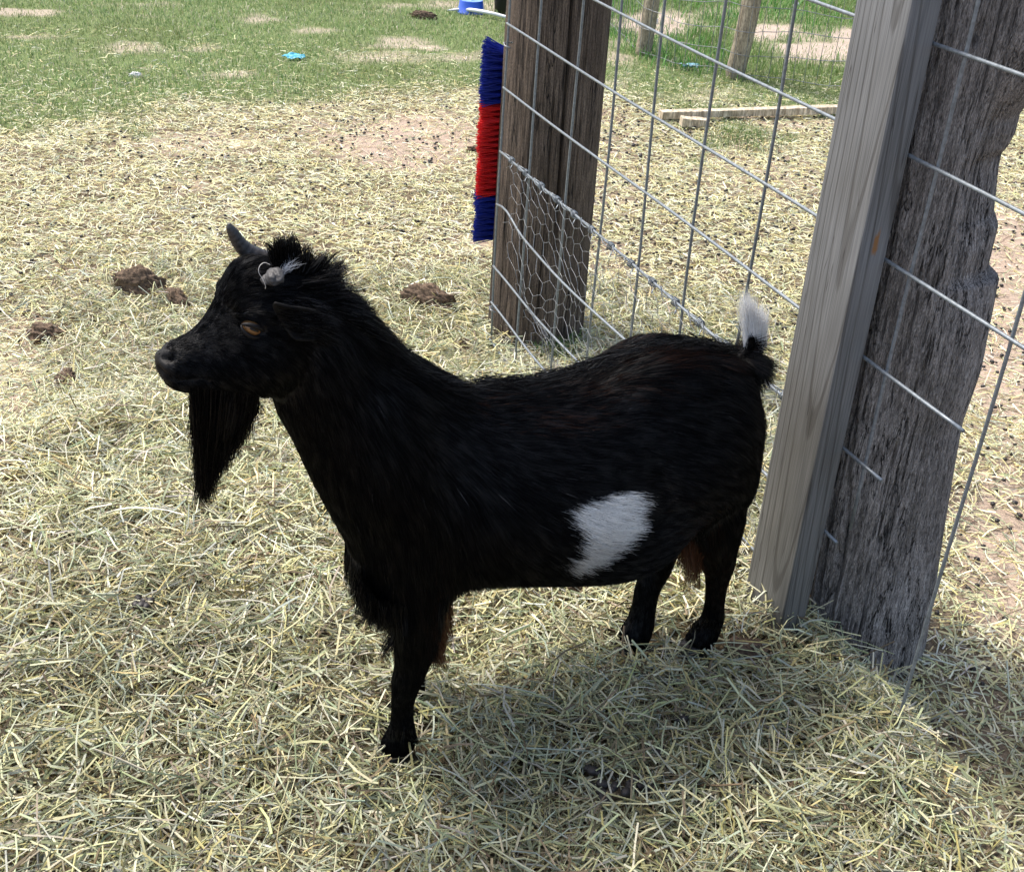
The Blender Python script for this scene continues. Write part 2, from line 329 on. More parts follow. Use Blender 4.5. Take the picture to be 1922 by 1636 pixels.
# ------------------------------------------------------------------ ground sheet
xs = np.concatenate([[-160, -80, -40, -20, -12, -8, -6], np.arange(-4.4, 5.4, 0.028), [6, 8, 12, 20, 40, 80, 160]])
ys = np.concatenate([[-60, -20, -6, -2, -0.5], np.arange(0.2, 10.2, 0.03), [11, 12.5, 15, 20, 30, 60, 120, 260]])
XX, YY = np.meshgrid(xs, ys)
ZZ = gz(XX, YY)
g_, b_, d_, p_, _, _ = maps(XX, YY)
idx = np.arange(XX.size).reshape(XX.shape)
Fq = np.stack([idx[:-1, :-1], idx[:-1, 1:], idx[1:, 1:], idx[1:, :-1]], -1).reshape(-1, 4)
def ground_mat():
    m_, t, b, out = mat('ground_soil'); b.inputs['Roughness'].default_value = 0.95; b.inputs['Specular IOR Level'].default_value = 0.15
    def at_(n):
        a = t.nodes.new('ShaderNodeAttribute'); a.attribute_name = n; return a.outputs['Fac']
    n1 = N(t, 'ShaderNodeTexNoise', i_Scale=14.0, i_Detail=8.0, i_Roughness=0.7); L(t, mapped(t, (1, 1, 1)), n1.inputs['Vector'])
    n2 = N(t, 'ShaderNodeTexNoise', i_Scale=140.0, i_Detail=4.0, i_Roughness=0.7); L(t, mapped(t, (1, 1, 1)), n2.inputs['Vector'])
    soil = ramp(t, n1.outputs['Fac'], [(0.3, (0.33, 0.25, 0.19)), (0.7, (0.48, 0.39, 0.315))])
    grit = ramp(t, n2.outputs['Fac'], [(0.35, (0.6, 0.57, 0.53)), (0.6, (1.1, 1.08, 1.05))])
    soilc = mix(t, 0.7, soil.outputs[0], grit.outputs[0], 'MULTIPLY')
    lit = ramp(t, n2.outputs['Fac'], [(0.35, (0.045, 0.033, 0.02)), (0.62, (0.17, 0.135, 0.08))])
    thatch = ramp(t, n2.outputs['Fac'], [(0.35, (0.07, 0.11, 0.035)), (0.65, (0.22, 0.26, 0.11))])
    bare = ramp(t, n2.outputs['Fac'], [(0.35, (0.36, 0.28, 0.22)), (0.65, (0.50, 0.42, 0.35))])
    c = mix(t, at_('soil'), lit.outputs[0], soilc)
    gr = mix(t, at_('bare'), thatch.outputs[0], bare.outputs[0])
    c = mix(t, at_('grass'), c, gr)
    L(t, c, b.inputs['Base Color'])
    bump(t, n2.outputs['Fac'], b, 0.7, 0.006)
    return m_
ground = mesh_np('ground', np.stack([XX, YY, ZZ], -1).reshape(-1, 3), Fq, ground_mat(), attrs={'soil': np.clip(d_ * 1.2 + 0.25 * (1 - p_), 0, 1) * (1 - 0.9 * p_), 'bare': b_, 'grass': g_})
tag(ground, kind='structure')

# ------------------------------------------------------------------ straw
def palette(n, cols, wts, var=0.12):
    i = rng.choice(len(cols), n, p=np.array(wts) / sum(wts))
    c = np.array(cols)[i] * (1 + var * rng.normal(size=(n, 1))) * (1 + 0.04 * rng.normal(size=(n, 3)))
    return np.clip(c, 0.01, 0.9)
STRAW = [(0.68, 0.64, 0.35), (0.78, 0.76, 0.54), (0.54, 0.54, 0.31), (0.42, 0.45, 0.28), (0.62, 0.54, 0.24), (0.26, 0.20, 0.115), (0.57, 0.58, 0.47)]
def scatter(n, ymin, ymax, margin=140):
    """points on the ground, area-uniform inside the wedge that the photo could show"""
    y = np.sqrt(rng.uniform(ymin ** 2, ymax ** 2, n)); hw = 0.50 * y + 0.25
    x = rng.uniform(-1, 1, n) * hw * 1.05 + 0.03 * y
    q = proj(np.stack([x, y, gz(x, y)], -1))
    k_ = (q[:, 0] > -margin) & (q[:, 0] < 1922 + margin) & (q[:, 1] > -90) & (q[:, 1] < 1636 + margin)
    return x[k_], y[k_]
HOOVES = [tuple(at(*q)[:2]) for q in ((748, 1415), (1192, 1212), (1302, 1214))]
def make_straw(name, n, ymin, ymax, lmin, lmax, wmin, wmax, thick, tilt, sides, accept, label, wts=(3, 2.2, 2.8, 2.4, 1.5, 3.0, 2.4), k=3, bend=0.12):
    x, y = scatter(n, ymin, ymax)
    g, b, d, p, px, py = maps(x, y)
    a = accept(g, b, d, p, px, py); keep = rng.random(len(x)) < a
    for hx, hy in HOOVES: keep &= ~((np.hypot(x - hx, y - hy) < 0.045) & (rng.random(len(x)) < 0.85))
    x, y, p, d = x[keep], y[keep], p[keep], d[keep]; n = len(x)
    ln = lmin + (lmax - lmin) * rng.beta(1.6, 3.2, n); wd = rng.uniform(wmin, wmax, n) * 0.5
    yaw = rng.uniform(0, 2 * np.pi, n); pitch = rng.normal(0, tilt, n)
    h = thick * rng.random(n) ** 1.3 * (0.35 + 0.65 * p) * (1 + 0.9 * np.clip(fbm(x * 9, y * 9, 81), -0.8, 1))
    D = np.stack([np.cos(yaw) * np.cos(pitch), np.sin(yaw) * np.cos(pitch), np.sin(pitch)], -1)
    C = np.stack([x, y, gz(x, y) + 0.002 + h + np.abs(np.sin(pitch)) * ln * 0.35], -1)
    tt = np.linspace(-0.5, 0.5, k)
    side = np.stack([-np.sin(yaw), np.cos(yaw), np.zeros(n)], -1)
    bd = rng.normal(0, bend, n); bu = -np.abs(rng.normal(0, bend * 0.5, n))
    P = C[:, None] + D[:, None] * (ln[:, None] * tt)[..., None] + side[:, None] * ((ln * bd)[:, None] * (tt ** 2 * 2 - .25))[..., None]
    P[..., 2] += (ln * bu)[:, None] * (tt ** 2 * 2 - .25)
    zmin = gz(P[..., 0], P[..., 1]) + 0.001; P[..., 2] = np.maximum(P[..., 2], zmin)
    V, Q = strands(P, wd, sides, roll=rng.normal(0, 0.6, n), flat=0.55)
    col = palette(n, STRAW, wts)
    fresh_shade = (sstep(1.85, 1.35, y + 0.2 * fbm(x * 3, y * 3, 83)) * 0.85)[:, None]; col = col * (1 - fresh_shade) + fresh_shade * col * np.array([0.66, 0.67, 0.63])  # near hay: its greyer tone, plus foreground shade put into the colour
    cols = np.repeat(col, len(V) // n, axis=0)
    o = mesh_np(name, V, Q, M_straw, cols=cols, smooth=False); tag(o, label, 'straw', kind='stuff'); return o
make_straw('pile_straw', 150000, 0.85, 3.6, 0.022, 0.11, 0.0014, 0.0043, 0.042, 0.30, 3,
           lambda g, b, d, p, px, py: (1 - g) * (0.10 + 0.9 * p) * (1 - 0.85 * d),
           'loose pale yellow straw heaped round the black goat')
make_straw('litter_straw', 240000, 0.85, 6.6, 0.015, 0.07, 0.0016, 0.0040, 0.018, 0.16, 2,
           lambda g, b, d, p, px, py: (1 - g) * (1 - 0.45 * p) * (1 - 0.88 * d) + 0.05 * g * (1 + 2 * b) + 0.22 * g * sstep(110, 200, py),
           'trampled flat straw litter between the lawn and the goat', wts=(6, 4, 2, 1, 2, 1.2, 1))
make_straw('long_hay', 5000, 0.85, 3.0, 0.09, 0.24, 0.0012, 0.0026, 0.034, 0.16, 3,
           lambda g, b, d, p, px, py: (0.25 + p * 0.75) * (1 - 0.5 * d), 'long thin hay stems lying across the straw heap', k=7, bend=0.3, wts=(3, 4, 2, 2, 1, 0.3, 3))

# ------------------------------------------------------------------ grass
def make_grass(name, n, ymin, ymax, accept, hmin, hmax, wd, cols, wts, label, cat='grass'):
    x, y = scatter(n, ymin, ymax); g, b, d, p, px, py = maps(x, y)
    keep = rng.random(len(x)) < accept(g, b, d, p, px, py, x, y)
    x, y = x[keep], y[keep]; n = len(x)
    hgt = rng.uniform(hmin, hmax, n) * (1 + 0.4 * fbm(x * 2.2, y * 2.2, 91)); yaw = rng.uniform(0, 2 * np.pi, n); ln = rng.uniform(0.2, 0.9, n)
    base = np.stack([x, y, gz(x, y) - 0.002], -1)
    D = np.stack([np.cos(yaw), np.sin(yaw), np.zeros(n)], -1) * (hgt * ln)[:, None]
    P = np.stack([base, base + D * 0.35 + np.array([0, 0, 1]) * (hgt * 0.65)[:, None], base + D + np.array([0, 0, 1]) * (hgt * (1.05 - 0.35 * ln))[:, None]], 1)
    V, Q = strands(P, np.full(n, wd) * rng.uniform(0.7, 1.3, n), 2, roll=rng.uniform(-0.5, 0.5, n), taper=np.array([1, 0.8, 0.08]))
    col = palette(n, cols, wts, 0.14)
    yel = sstep(-0.25, 0.5, fbm(x * 1.4, y * 1.4, 95))[:, None]; col = col * (1 - 0.5 * yel) + 0.5 * yel * np.array([0.20, 0.22, 0.075])
    o = mesh_np(name, V, Q, M_grass, cols=np.repeat(col, 6, axis=0), smooth=True); tag(o, label, cat, kind='stuff'); return o
GCOL = [(0.175, 0.285, 0.085), (0.23, 0.34, 0.12), (0.33, 0.40, 0.17), (0.50, 0.49, 0.29), (0.12, 0.21, 0.06), (0.64, 0.59, 0.42)]
make_grass('lawn_grass', 330000, 3.6, 10.2, lambda g, b, d, p, px, py, x, y: g * (1 - 0.85 * b), 0.012, 0.034, 0.0017, GCOL, (4, 4, 4, 1.6, 2, 1.6), 'short patchy green grass of the far paddock')
make_grass('tall_grass', 60000, 5.2, 10.2, lambda g, b, d, p, px, py, x, y: np.where((px > 1110) & (py < 178), g * (1 - 0.95 * b) * sstep(0.0, 0.25, (6.32 + 0.62 * np.maximum(0.9 - x, 0)) * -1 + y + 0.1), 0), 0.04, 0.095, 0.0022, [(0.06, 0.22, 0.03), (0.09, 0.27, 0.04), (0.14, 0.30, 0.06)], (3, 3, 2), 'lush taller green grass behind the mesh fence')

# ------------------------------------------------------------------ droppings
def blob_instances(name, C, rad, mat_, label, cat, stretch=1.3, seg=1):
    bm = bmesh.new(); bmesh.ops.create_icosphere(bm, subdivisions=seg, radius=1); bv = np.array([v.co[:] for v in bm.verts]); bf = np.array([[v.index for v in f.verts] for f in bm.faces]); bm.free()
    n = len(C); yaw = rng.uniform(0, 6.28, n); s = rad[:, None] * np.stack([np.full(n, stretch), np.ones(n), np.full(n, 0.85)], -1)
    loc = bv[None] * s[:, None]; c, s_ = np.cos(yaw)[:, None], np.sin(yaw)[:, None]
    Vx = loc[..., 0] * c - loc[..., 1] * s_; Vy = loc[..., 0] * s_ + loc[..., 1] * c
    V = np.stack([Vx, Vy, loc[..., 2]], -1) + C[:, None]
    Fk = (bf[None] + (np.arange(n) * len(bv))[:, None, None]).reshape(-1, 3)
    o = mesh_np(name, V.reshape(-1, 3), Fk, mat_); tag(o, label, cat, kind='stuff'); return o
x, y = scatter(16000, 1.0, 5.9); g, b, d, p, px, py = maps(x, y)
cl = sstep(-0.15, 0.5, fbm(x * 2.3, y * 2.3, 101)); right = sstep(1080, 1140, px)
k_ = rng.random(len(x)) < (1 - g) * 0.45 * (0.10 + 0.5 * cl + 0.35 * right * (py < 700) + 0.45 * d) * (1 - 0.9 * p * (px < 1800)) * (py > 190)
x, y = x[k_], y[k_]; p = p[k_]
blob_instances('goat_droppings', np.stack([x, y, gz(x, y) + 0.005 + 0.006 * rng.random(len(x))], -1), rng.uniform(0.0035, 0.0068, len(x)), M_pellet, 'small black droppings strewn over the trampled straw', 'droppings')
C = []
for (cx, cy, n, r) in ((265, 1130, 9, 10), (1135, 1490, 8, 16), (1185, 1475, 7, 20), (1290, 1345, 2, 8), (1240, 1400, 2, 10), (1110, 1445, 3, 10)):
    for i in range(n):
        C.append(at(cx + rng.normal() * r, cy + rng.normal() * r * 0.6, 0.03))
C = np.array(C); blob_instances('droppings_heap', C, rng.uniform(0.005, 0.008, len(C)), M_pellet, 'black droppings gathered in hollows of the straw near the goat', 'droppings', seg=2)

def clod(px, py, L_, W_, Hh, yaw, label, seed, name='dung_clod', material=None):
    c = at(px, py); bm = bmesh.new(); bmesh.ops.create_icosphere(bm, subdivisions=5, radius=1)
    V = np.array([v.co[:] for v in bm.verts]); Fk = [[v.index for v in f.verts] for f in bm.faces]; bm.free()
    th = V * 2.2
    r = 1 + 0.30 * fbm(th[:, 0] + seed, th[:, 1] + th[:, 2] * 1.7, seed) + 0.16 * fbm(th[:, 0] * 4 + seed, th[:, 2] * 4 + th[:, 1] * 3, seed + 2) + 0.10 * fbm(th[:, 1] * 11, th[:, 0] * 11 + th[:, 2] * 9, seed + 4)
    V = V * r[:, None] * np.array([L_, W_, Hh]); cs, sn = math.cos(yaw), math.sin(yaw)
    V = np.stack([V[:, 0] * cs - V[:, 1] * sn, V[:, 0] * sn + V[:, 1] * cs, V[:, 2] * 1.5 + Hh * 0.55], -1)
    o = obj_from(name, V, Fk, material or M_dung); o.location = c; tag(o, label, 'dung' if material is None else 'debris'); return o
clod(265, 556, 0.088, 0.034, 0.040, -0.10, 'large brown dung clod half buried in straw left of the goat nose', 1)
clod(335, 585, 0.062, 0.028, 0.034, -0.9, 'brown dung clod touching the goat muzzle in the picture, right of the large clod', 2)
clod(178, 566, 0.028, 0.014, 0.012, 0.1, 'small flat dung clod on straw left of the large clod', 3)
clod(92, 640, 0.055, 0.030, 0.024, -0.2, 'dark brown dung clod lying alone at the far left of the straw', 4)
clod(128, 728, 0.026, 0.040, 0.024, 0.3, 'reddish brown dung clod at the left edge of the straw heap', 5)
clod(808, 582, 0.095, 0.036, 0.036, -0.45, 'flat dark dung clod with curled edges on straw between the goat neck and brown post', 6)
clod(875, 655, 0.038, 0.020, 0.014, -0.1, 'small curled dung clod at the foot of the brown post', 7)
clod(745, 540, 0.035, 0.016, 0.012, 0.3, 'small dark clod with straw bits behind the goat neck', 8)
clod(1400, 1232, 0.034, 0.030, 0.016, 0.2, 'round brown dung clod in the straw below the grey board', 9)
clod(1078, 1118, 0.024, 0.020, 0.018, 0.2, 'dark dung lump in the straw under the goat belly', 10)
clod(795, 35, 0.075, 0.03, 0.020, -0.1, 'brown dung clod on the far lawn left of the blue tub', 11)
clod(900, 283, 0.05, 0.02, 0.010, 0.0, 'thin dark clod on bare soil beside the striped brush', 12)

# ------------------------------------------------------------------ posts
def round_post(name, axis_pts, radius_fn, z0, z1, nz, nth, material, label, cat='post', disp=None):
    """radius_fn(th,z), axis_pts(z)->(x,y)"""
    z = np.linspace(z0, z1, nz); th = np.arange(nth) * 2 * np.pi / nth; TH, Z = np.meshgrid(th, z)
    r = radius_fn(TH, Z); ax, ay = axis_pts(Z)
    V = np.stack([ax + r * np.cos(TH), ay + r * np.sin(TH), Z], -1).reshape(-1, 3)
    b0 = axis_pts(np.array([z0])); V0 = np.array([float(b0[0][0]), float(b0[1][0]), 0]); base = V0.copy(); base[2] = z0
    V = V - base
    id_ = np.arange(nz * nth).reshape(nz, nth); nx = np.roll(id_, -1, 1)
    Q = np.stack([id_[:-1], nx[:-1], nx[1:], id_[1:]], -1).reshape(-1, 4)
    top = len(V); V = np.concatenate([V, [[float(np.mean(V[-nth:, 0])), float(np.mean(V[-nth:, 1])), z1 - z0]]])
    i = id_[-1]; C = np.stack([i, np.roll(i, -1), np.full(nth, top), np.full(nth, top)], -1)
    o = mesh_np(name, V, np.concatenate([Q, C]), material); o.location = base
    o.data.validate(); tag(o, label, cat); return o
PB = np.array([0.045, 3.20])
def pr(TH, Z):
    r = 0.128 + 0.004 * np.cos(4 * TH + 0.6) + 0.0035 * fbm(TH * 3, Z * 1.2, 201) - 0.006 * (Z - 0.3)
    r += 0.0022 * fbm(TH * 26, Z * 2.4, 203, 3)
    for tc_, w_, dp, z_a, z_b in ((4.95, 0.030, 0.020, 0.25, 1.7), (4.72, 0.014, 0.010, -0.1, 0.8), (5.35, 0.012, 0.008, 0.3, 1.2), (4.3, 0.012, 0.008, 0.0, 0.9), (4.0, 0.01, 0.006, 0.6, 1.6)):
        dth = (TH - tc_ - 0.05 * fbm(Z * 3, Z * 0 + tc_, 207) + np.pi) % (2 * np.pi) - np.pi
        r -= dp * np.exp(-(dth / w_) ** 2) * sstep(z_a, z_a + 0.2, Z) * sstep(z_b, z_b - 0.3, Z)
    return r
left_post = round_post('fence_post', lambda Z: (PB[0] + 0 * Z, PB[1] + 0 * Z), pr, -0.12, 1.75, 150, 300, M_post, 'thick dark brown round timber post behind the goat back, brush on its left')

DV = ray(-70, -590); DV[2] = 0; DV /= np.linalg.norm(DV); NV = np.cross(DV, [0, 0, 1.0]); 
_v = ray(920, 655); P0 = EYE + _v * (-H / _v[2])
def pan(s, z, off=0.0): return np.array([*(P0 + DV * s + NV * off)[:2], z])

OC = np.array([0.618, 1.815])
SIL = [(2075, 0), (2010, 120), (1935, 215), (1926, 250), (1912, 275), (1899, 288), (1893, 310), (1881, 400), (1889, 425), (1868, 500), (1871, 514), (1888, 524), (1872, 600), (1850, 700), (1815, 790), (1796, 880), (1780, 960), (1750, 1120), (1715, 1290)]
SILZ, SILR = [], []
for a_, b_0 in SIL[::-1]:
    v_ = ray(a_, b_0); hv = v_[:2] / np.linalg.norm(v_[:2]); SILR.append(abs(OC[0] * hv[1] - OC[1] * hv[0])); SILZ.append(H + (OC @ hv) * v_[2] / np.linalg.norm(v_[:2]))
def orr(TH, Z):
    # facing directions: pi+.. is towards the panel, right silhouette about TH = -0.4
    r = 0.128 + 0.012 * np.cos(2 * (TH - 0.9)) + 0.007 * fbm(TH * 2.2, Z * 2.2, 221)
    r += 0.005 * fbm(TH * 9, Z * 3.0, 223, 3) + 0.0035 * fbm(TH * 34, Z * 5, 225, 3)
    dg_ = 2 * (Z - 0.5)
    cr = np.abs(fbm(TH * 7 + 0.4 * fbm(Z * 4, TH * 2, 229), Z * 1.1, 227, 2)); r -= 0.012 * sstep(0.07, 0.0, cr)
    cr2 = np.abs(fbm(TH * 15 + 0.3 * fbm(Z * 6, TH * 3, 231), Z * 1.9, 233, 2)); r -= 0.006 * sstep(0.06, 0.0, cr2)
    d_ = ((TH + 0.42) + np.pi) % (2 * np.pi) - np.pi; side = np.exp(-(d_ / 1.15) ** 6); tight = np.exp(-(d_ / (0.33 + 0.08 * fbm(Z * 9, Z * 0, 235))) ** 4)
    zz = np.linspace(-0.2, 1.9, 400); ri = np.interp(zz, SILZ, SILR); kk = np.hanning(41); kk /= kk.sum(); rs_ = np.convolve(np.pad(ri, 20, mode='edge'), kk, 'valid')
    rr = np.interp(Z, SILZ, SILR) * tight + (np.minimum(np.interp(Z, zz, rs_), np.interp(Z, SILZ, SILR)) - 0.002) * (1 - tight)
    r = r * (1 - side) + side * (rr + (r - 0.128) * 0.25 - 0.001)
    return r
old_post = round_post('fence_post', lambda Z: (OC[0] - 0.02 * (Z - 0.5), OC[1] + 0 * Z), orr, 0.02, 1.72, 420, 360, M_old, 'massive silver grey weathered post with ragged edge, behind the sawn grey board')

# sawn board screwed to the near side of the panel
def board():
    s0, s1, off0, off1 = -1.537, -1.42, -0.007, -0.054; z0, z1 = 0.10, 1.70
    cz = 0.0; c = pan((s0 + s1) / 2, z0, (off0 + off1) / 2)
    bm = bmesh.new(); bmesh.ops.create_cube(bm, size=1)
    for v in bm.verts:
        v.co.x *= (s1 - s0); v.co.y *= (off0 - off1); v.co.z = (v.co.z + 0.5) * (z1 - z0)
    bmesh.ops.bevel(bm, geom=list(bm.edges), offset=0.005, segments=3, profile=0.6, affect='EDGES')
    me = bpy.data.meshes.new('sawn_board'); bm.to_mesh(me); bm.free()
    o = link(bpy.data.objects.new('fence_board', me)); me.materials.append(M_board)
    o.location = c; ang = math.atan2(DV[1], DV[0]); o.rotation_euler = (0, 0, ang)
    return tag(o, 'upright smooth grey sawn timber board right of the goat rump', 'post')
board()

# ------------------------------------------------------------------ wire panel
panel = empty('wire_panel', tuple(pan(0, 0)))
kids = []
WR = 0.0029
def wire(path, r, name='wire', m_=M_galv, sides=8):
    V, Q, C = tube_np(path, r, sides); o = obj_from(name, V, [tuple(q) for q in Q] + [tuple(c) for c in C], m_); kids.append(o); return o
ZS = [0.032, 0.140, 0.245, 0.402, 0.560, 0.718, 0.870, 1.020, 1.170, 1.320]
SEND = -2.62
def hz(z, s):
    d = 0.0; o_ = 0.0
    if abs(z - 0.402) < 0.01: d = 0.025 * math.exp(-((s + 0.06) / 0.09) ** 2) ; o_ = -0.02 * math.exp(-((s + 0.5) / 0.3) ** 2)
    if z < 0.25: o_ = -0.012 * math.exp(-((s + 0.35) / 0.25) ** 2)
    return d, o_
for z in ZS:
    pts = [];
    se = {0.032: -1.46, 0.140: -1.46, 0.245: -1.46, 0.402: -1.565, 0.560: -1.63, 0.718: -1.76}.get(z, SEND)
    for s in np.linspace(0, se, 40):
        d, o_ = hz(z, s); pts.append(pan(s, z + d + 0.002 * math.sin(s * 5 + z * 9), -WR + o_))
    wire(pts, WR, 'horizontal_wire')
VS = [0.0, -0.19, -0.41, -0.597, -0.785, -0.992, -1.195, -1.385, -1.582, -1.785, -1.99, -2.19, -2.39, -2.60]
for i, s in enumerate(VS):
    pts = [pan(s + 0.004 * math.sin(z * 6 + i * 2), z, WR * 0.9 - 0.004 * math.sin(z * 3 + i)) for z in np.linspace(0.44 if i == 8 else (0.75 if i > 9 else 0.0), 1.33, 12)]
    wire(pts, WR, 'vertical_wire')
# clips on the post
def staple(p, r=0.0022):
    a = np.array(p); pts = [a + NV * 0.02 + DV * 0.01 + [0, 0, 0.004], a - NV * 0.004 + DV * 0.008 + [0, 0, 0.004], a - NV * 0.006 - DV * 0.004, a + NV * 0.004 - DV * 0.016 - [0, 0, 0.003]]
    return wire(pts, r, 'staple', M_galv_dull, 6)
for z in (0.82, 0.12): staple(pan(-0.0, z, -0.001))
for k_ in kids: pass
adopt(panel, *kids)
tag(panel, 'galvanised welded wire panel fence crossing in front of the posts behind the goat', 'fence')

# chicken wire laced along the fourth wire
kids = []
zt = 0.560; cw = 0.052; chh = 0.046
def cwp(s, z):
    dep = (zt - z)
    crum = sstep(-0.62, -0.15, s) * sstep(0.0, 0.25, dep)
    off = -0.010 - 0.03 * crum * np.sin(dep * 14 + s * 8) - 0.012 * np.sin(s * 23 + dep * 9) * crum
    sag = 0.010 * np.sin(s * 17) * dep + 0.02 * np.sin(s * 9 + z * 21) * crum
    s2 = s - 0.34 * dep * crum ** 0.5 * sstep(0.0, -0.05, s - 0.0) * 1.0
    q = P0[None] + DV[None] * (s2 + 0.012 * np.sin(z * 40 + s * 10) + 0.022 * fbm(s * 13, z * 13, 707))[:, None] + NV[None] * off[:, None]
    return np.stack([q[:, 0], q[:, 1], np.maximum(z + sag, gz(q[:, 0], q[:, 1]) + 0.004)], -1)
segs = []
rows = int(0.54 / (chh * 0.75)); cols = int(1.32 / cw)
for j in range(rows):
    for i in range(cols):
        s = -0.10 - (i + 0.5 * (j % 2)) * cw; z = zt - 0.012 - j * chh * 0.75
        # hexagon stretched: left-down, right-down, vertical twist
        A = (s, z); B = (s - cw / 2, z - chh * 0.25); Cc = (s + cw / 2, z - chh * 0.25); 
        segs += [(A, B), (A, Cc), (A, (s, z + chh * 0.5))]
S = np.array([[a[0], b_[0]] for a, b_ in segs]); Zs = np.array([[a[1], b_[1]] for a, b_ in segs])
tt = np.array([0, 0.5, 1.0]); Sf = S[:, :1] * (1 - tt) + S[:, 1:] * tt; Zf = Zs[:, :1] * (1 - tt) + Zs[:, 1:] * tt
Pc = cwp(Sf.ravel(), Zf.ravel()).reshape(len(segs), 3, 3)
V, Q = strands(Pc, np.where(np.arange(len(segs)) % 3 == 2, 0.00075, 0.00048), 4)
mesh_o = mesh_np('hexagonal_mesh', V, Q, M_galv_dull)
chk = empty('chicken_wire', tuple(pan(-0.1, 0.3)))
th = np.linspace(0, 1, 400); pts = np.array([pan(-0.07 - 1.33 * t_, zt + 0.0055 * math.cos(t_ * 150), -WR - 0.0055 * math.sin(t_ * 150)) for t_ in th])
ck = [mesh_o]
V, Q, Cp = tube_np(pts, 0.0011, 5); ck.append(obj_from('selvedge_wire', V, [tuple(q) for q in Q] + [tuple(c) for c in Cp], M_galv))
for s in np.arange(-0.075, -1.40, -0.098):
    turns = 3.5; n_ = 46; pts = []
    for q in range(n_):
        a = q / (n_ - 1) * turns * 2 * math.pi; rr = 0.0062 + 0.0012 * math.sin(q)
        pts.append(pan(s - 0.018 * q / n_, zt + rr * math.cos(a), -WR + rr * math.sin(a)))
    pts = [pan(s + 0.014, zt + 0.012, -0.014)] + pts + [pan(s - 0.034, zt - 0.012, -0.016)]
    V, Q, Cp = tube_np(pts, 0.0013, 5); ck.append(obj_from('wire_tie', V, [tuple(q) for q in Q] + [tuple(c) for c in Cp], M_galv))
adopt(chk, *ck)
tag(chk, 'crumpled chicken wire tied with wire twists along the fence panel', 'chicken wire')

# ------------------------------------------------------------------ striped scratching brush on the brown post
def brush():
    base_dir = np.array([-0.94, -0.10, 0.0]); base_dir /= np.linalg.norm(base_dir)
    pl_n = np.array([0, 1.0, 0]); yb = 3.26
    def zof(py): return onplane(930, py, np.array([0, yb, 0]), pl_n)[2]
    z = [zof(88), zof(190), zof(360), zof(445)]
    root = empty('scratching_brush', (PB[0] - 0.13, yb, z[3]))
    bm = bmesh.new(); bmesh.ops.create_cube(bm, size=1)
    for v in bm.verts: v.co.x *= 0.018; v.co.y *= 0.075; v.co.z *= (z[0] - z[3] - 0.004)
    bmesh.ops.bevel(bm, geom=list(bm.edges), offset=0.003, segments=2, affect='EDGES')
    me = bpy.data.meshes.new('brush_block'); bm.to_mesh(me); bm.free(); me.materials.append(M_blue_tub)
    blk = link(bpy.data.objects.new('brush_block', me)); blk.location = (PB[0] - 0.118, yb, (z[0] + z[3]) / 2)
    ks = [blk]
    mats = [plain('blue_bristle', (0.007, 0.022, 0.27), 0.35), plain('red_bristle', (0.72, 0.012, 0.014), 0.4)]
    for (za, zb, mi) in ((z[0], z[1], 0), (z[1], z[2], 1), (z[2], z[3], 0)):
        H_ = za - zb; nrow = max(3, int(H_ / 0.016)); P = []
        for r_ in range(nrow):
            zc = zb + (r_ + 0.5) * H_ / nrow
            for c_ in range(5):
                yc = yb - 0.032 + c_ * 0.016
                n_ = 34
                sp = rng.normal(0, 1, (n_, 2)); st = np.stack([np.full(n_, PB[0] - 0.125), yc + sp[:, 0] * 0.0022, zc + sp[:, 1] * 0.0010], -1)
                ln = 0.060 + rng.normal(0, 0.003, n_) + 0.003 * rng.normal(); frz = sstep(za - 0.05, za, zc) * (mi == 0) * (za > z[1])
                dr = nrm(np.stack([np.full(n_, -0.97), sp[:, 0] * 0.10 + (c_ - 2) * 0.09, sp[:, 1] * 0.065 + 0.03 * rng.normal() + 0.45 * frz * rng.random(n_) - 0.03], -1))
                t3 = np.array([0, 0.5, 1.0]); q = st[:, None] + dr[:, None] * (ln[:, None] * t3)[..., None]
                q[..., 2] += (rng.normal(0, 0.004, n_))[:, None] * t3 ** 2; P.append(q)
        P = np.concatenate(P); V, Q = strands(P, np.full(len(P), 0.0009), 3)
        o = mesh_np('bristles', V, Q, mats[mi]); o['label'] = 'dark blue bristles' if mi == 0 else 'bright red bristles'; ks.append(o)
    adopt(root, *ks); tag(root, 'scratching brush with blue, red and blue bristles on the brown post', 'brush')
brush()

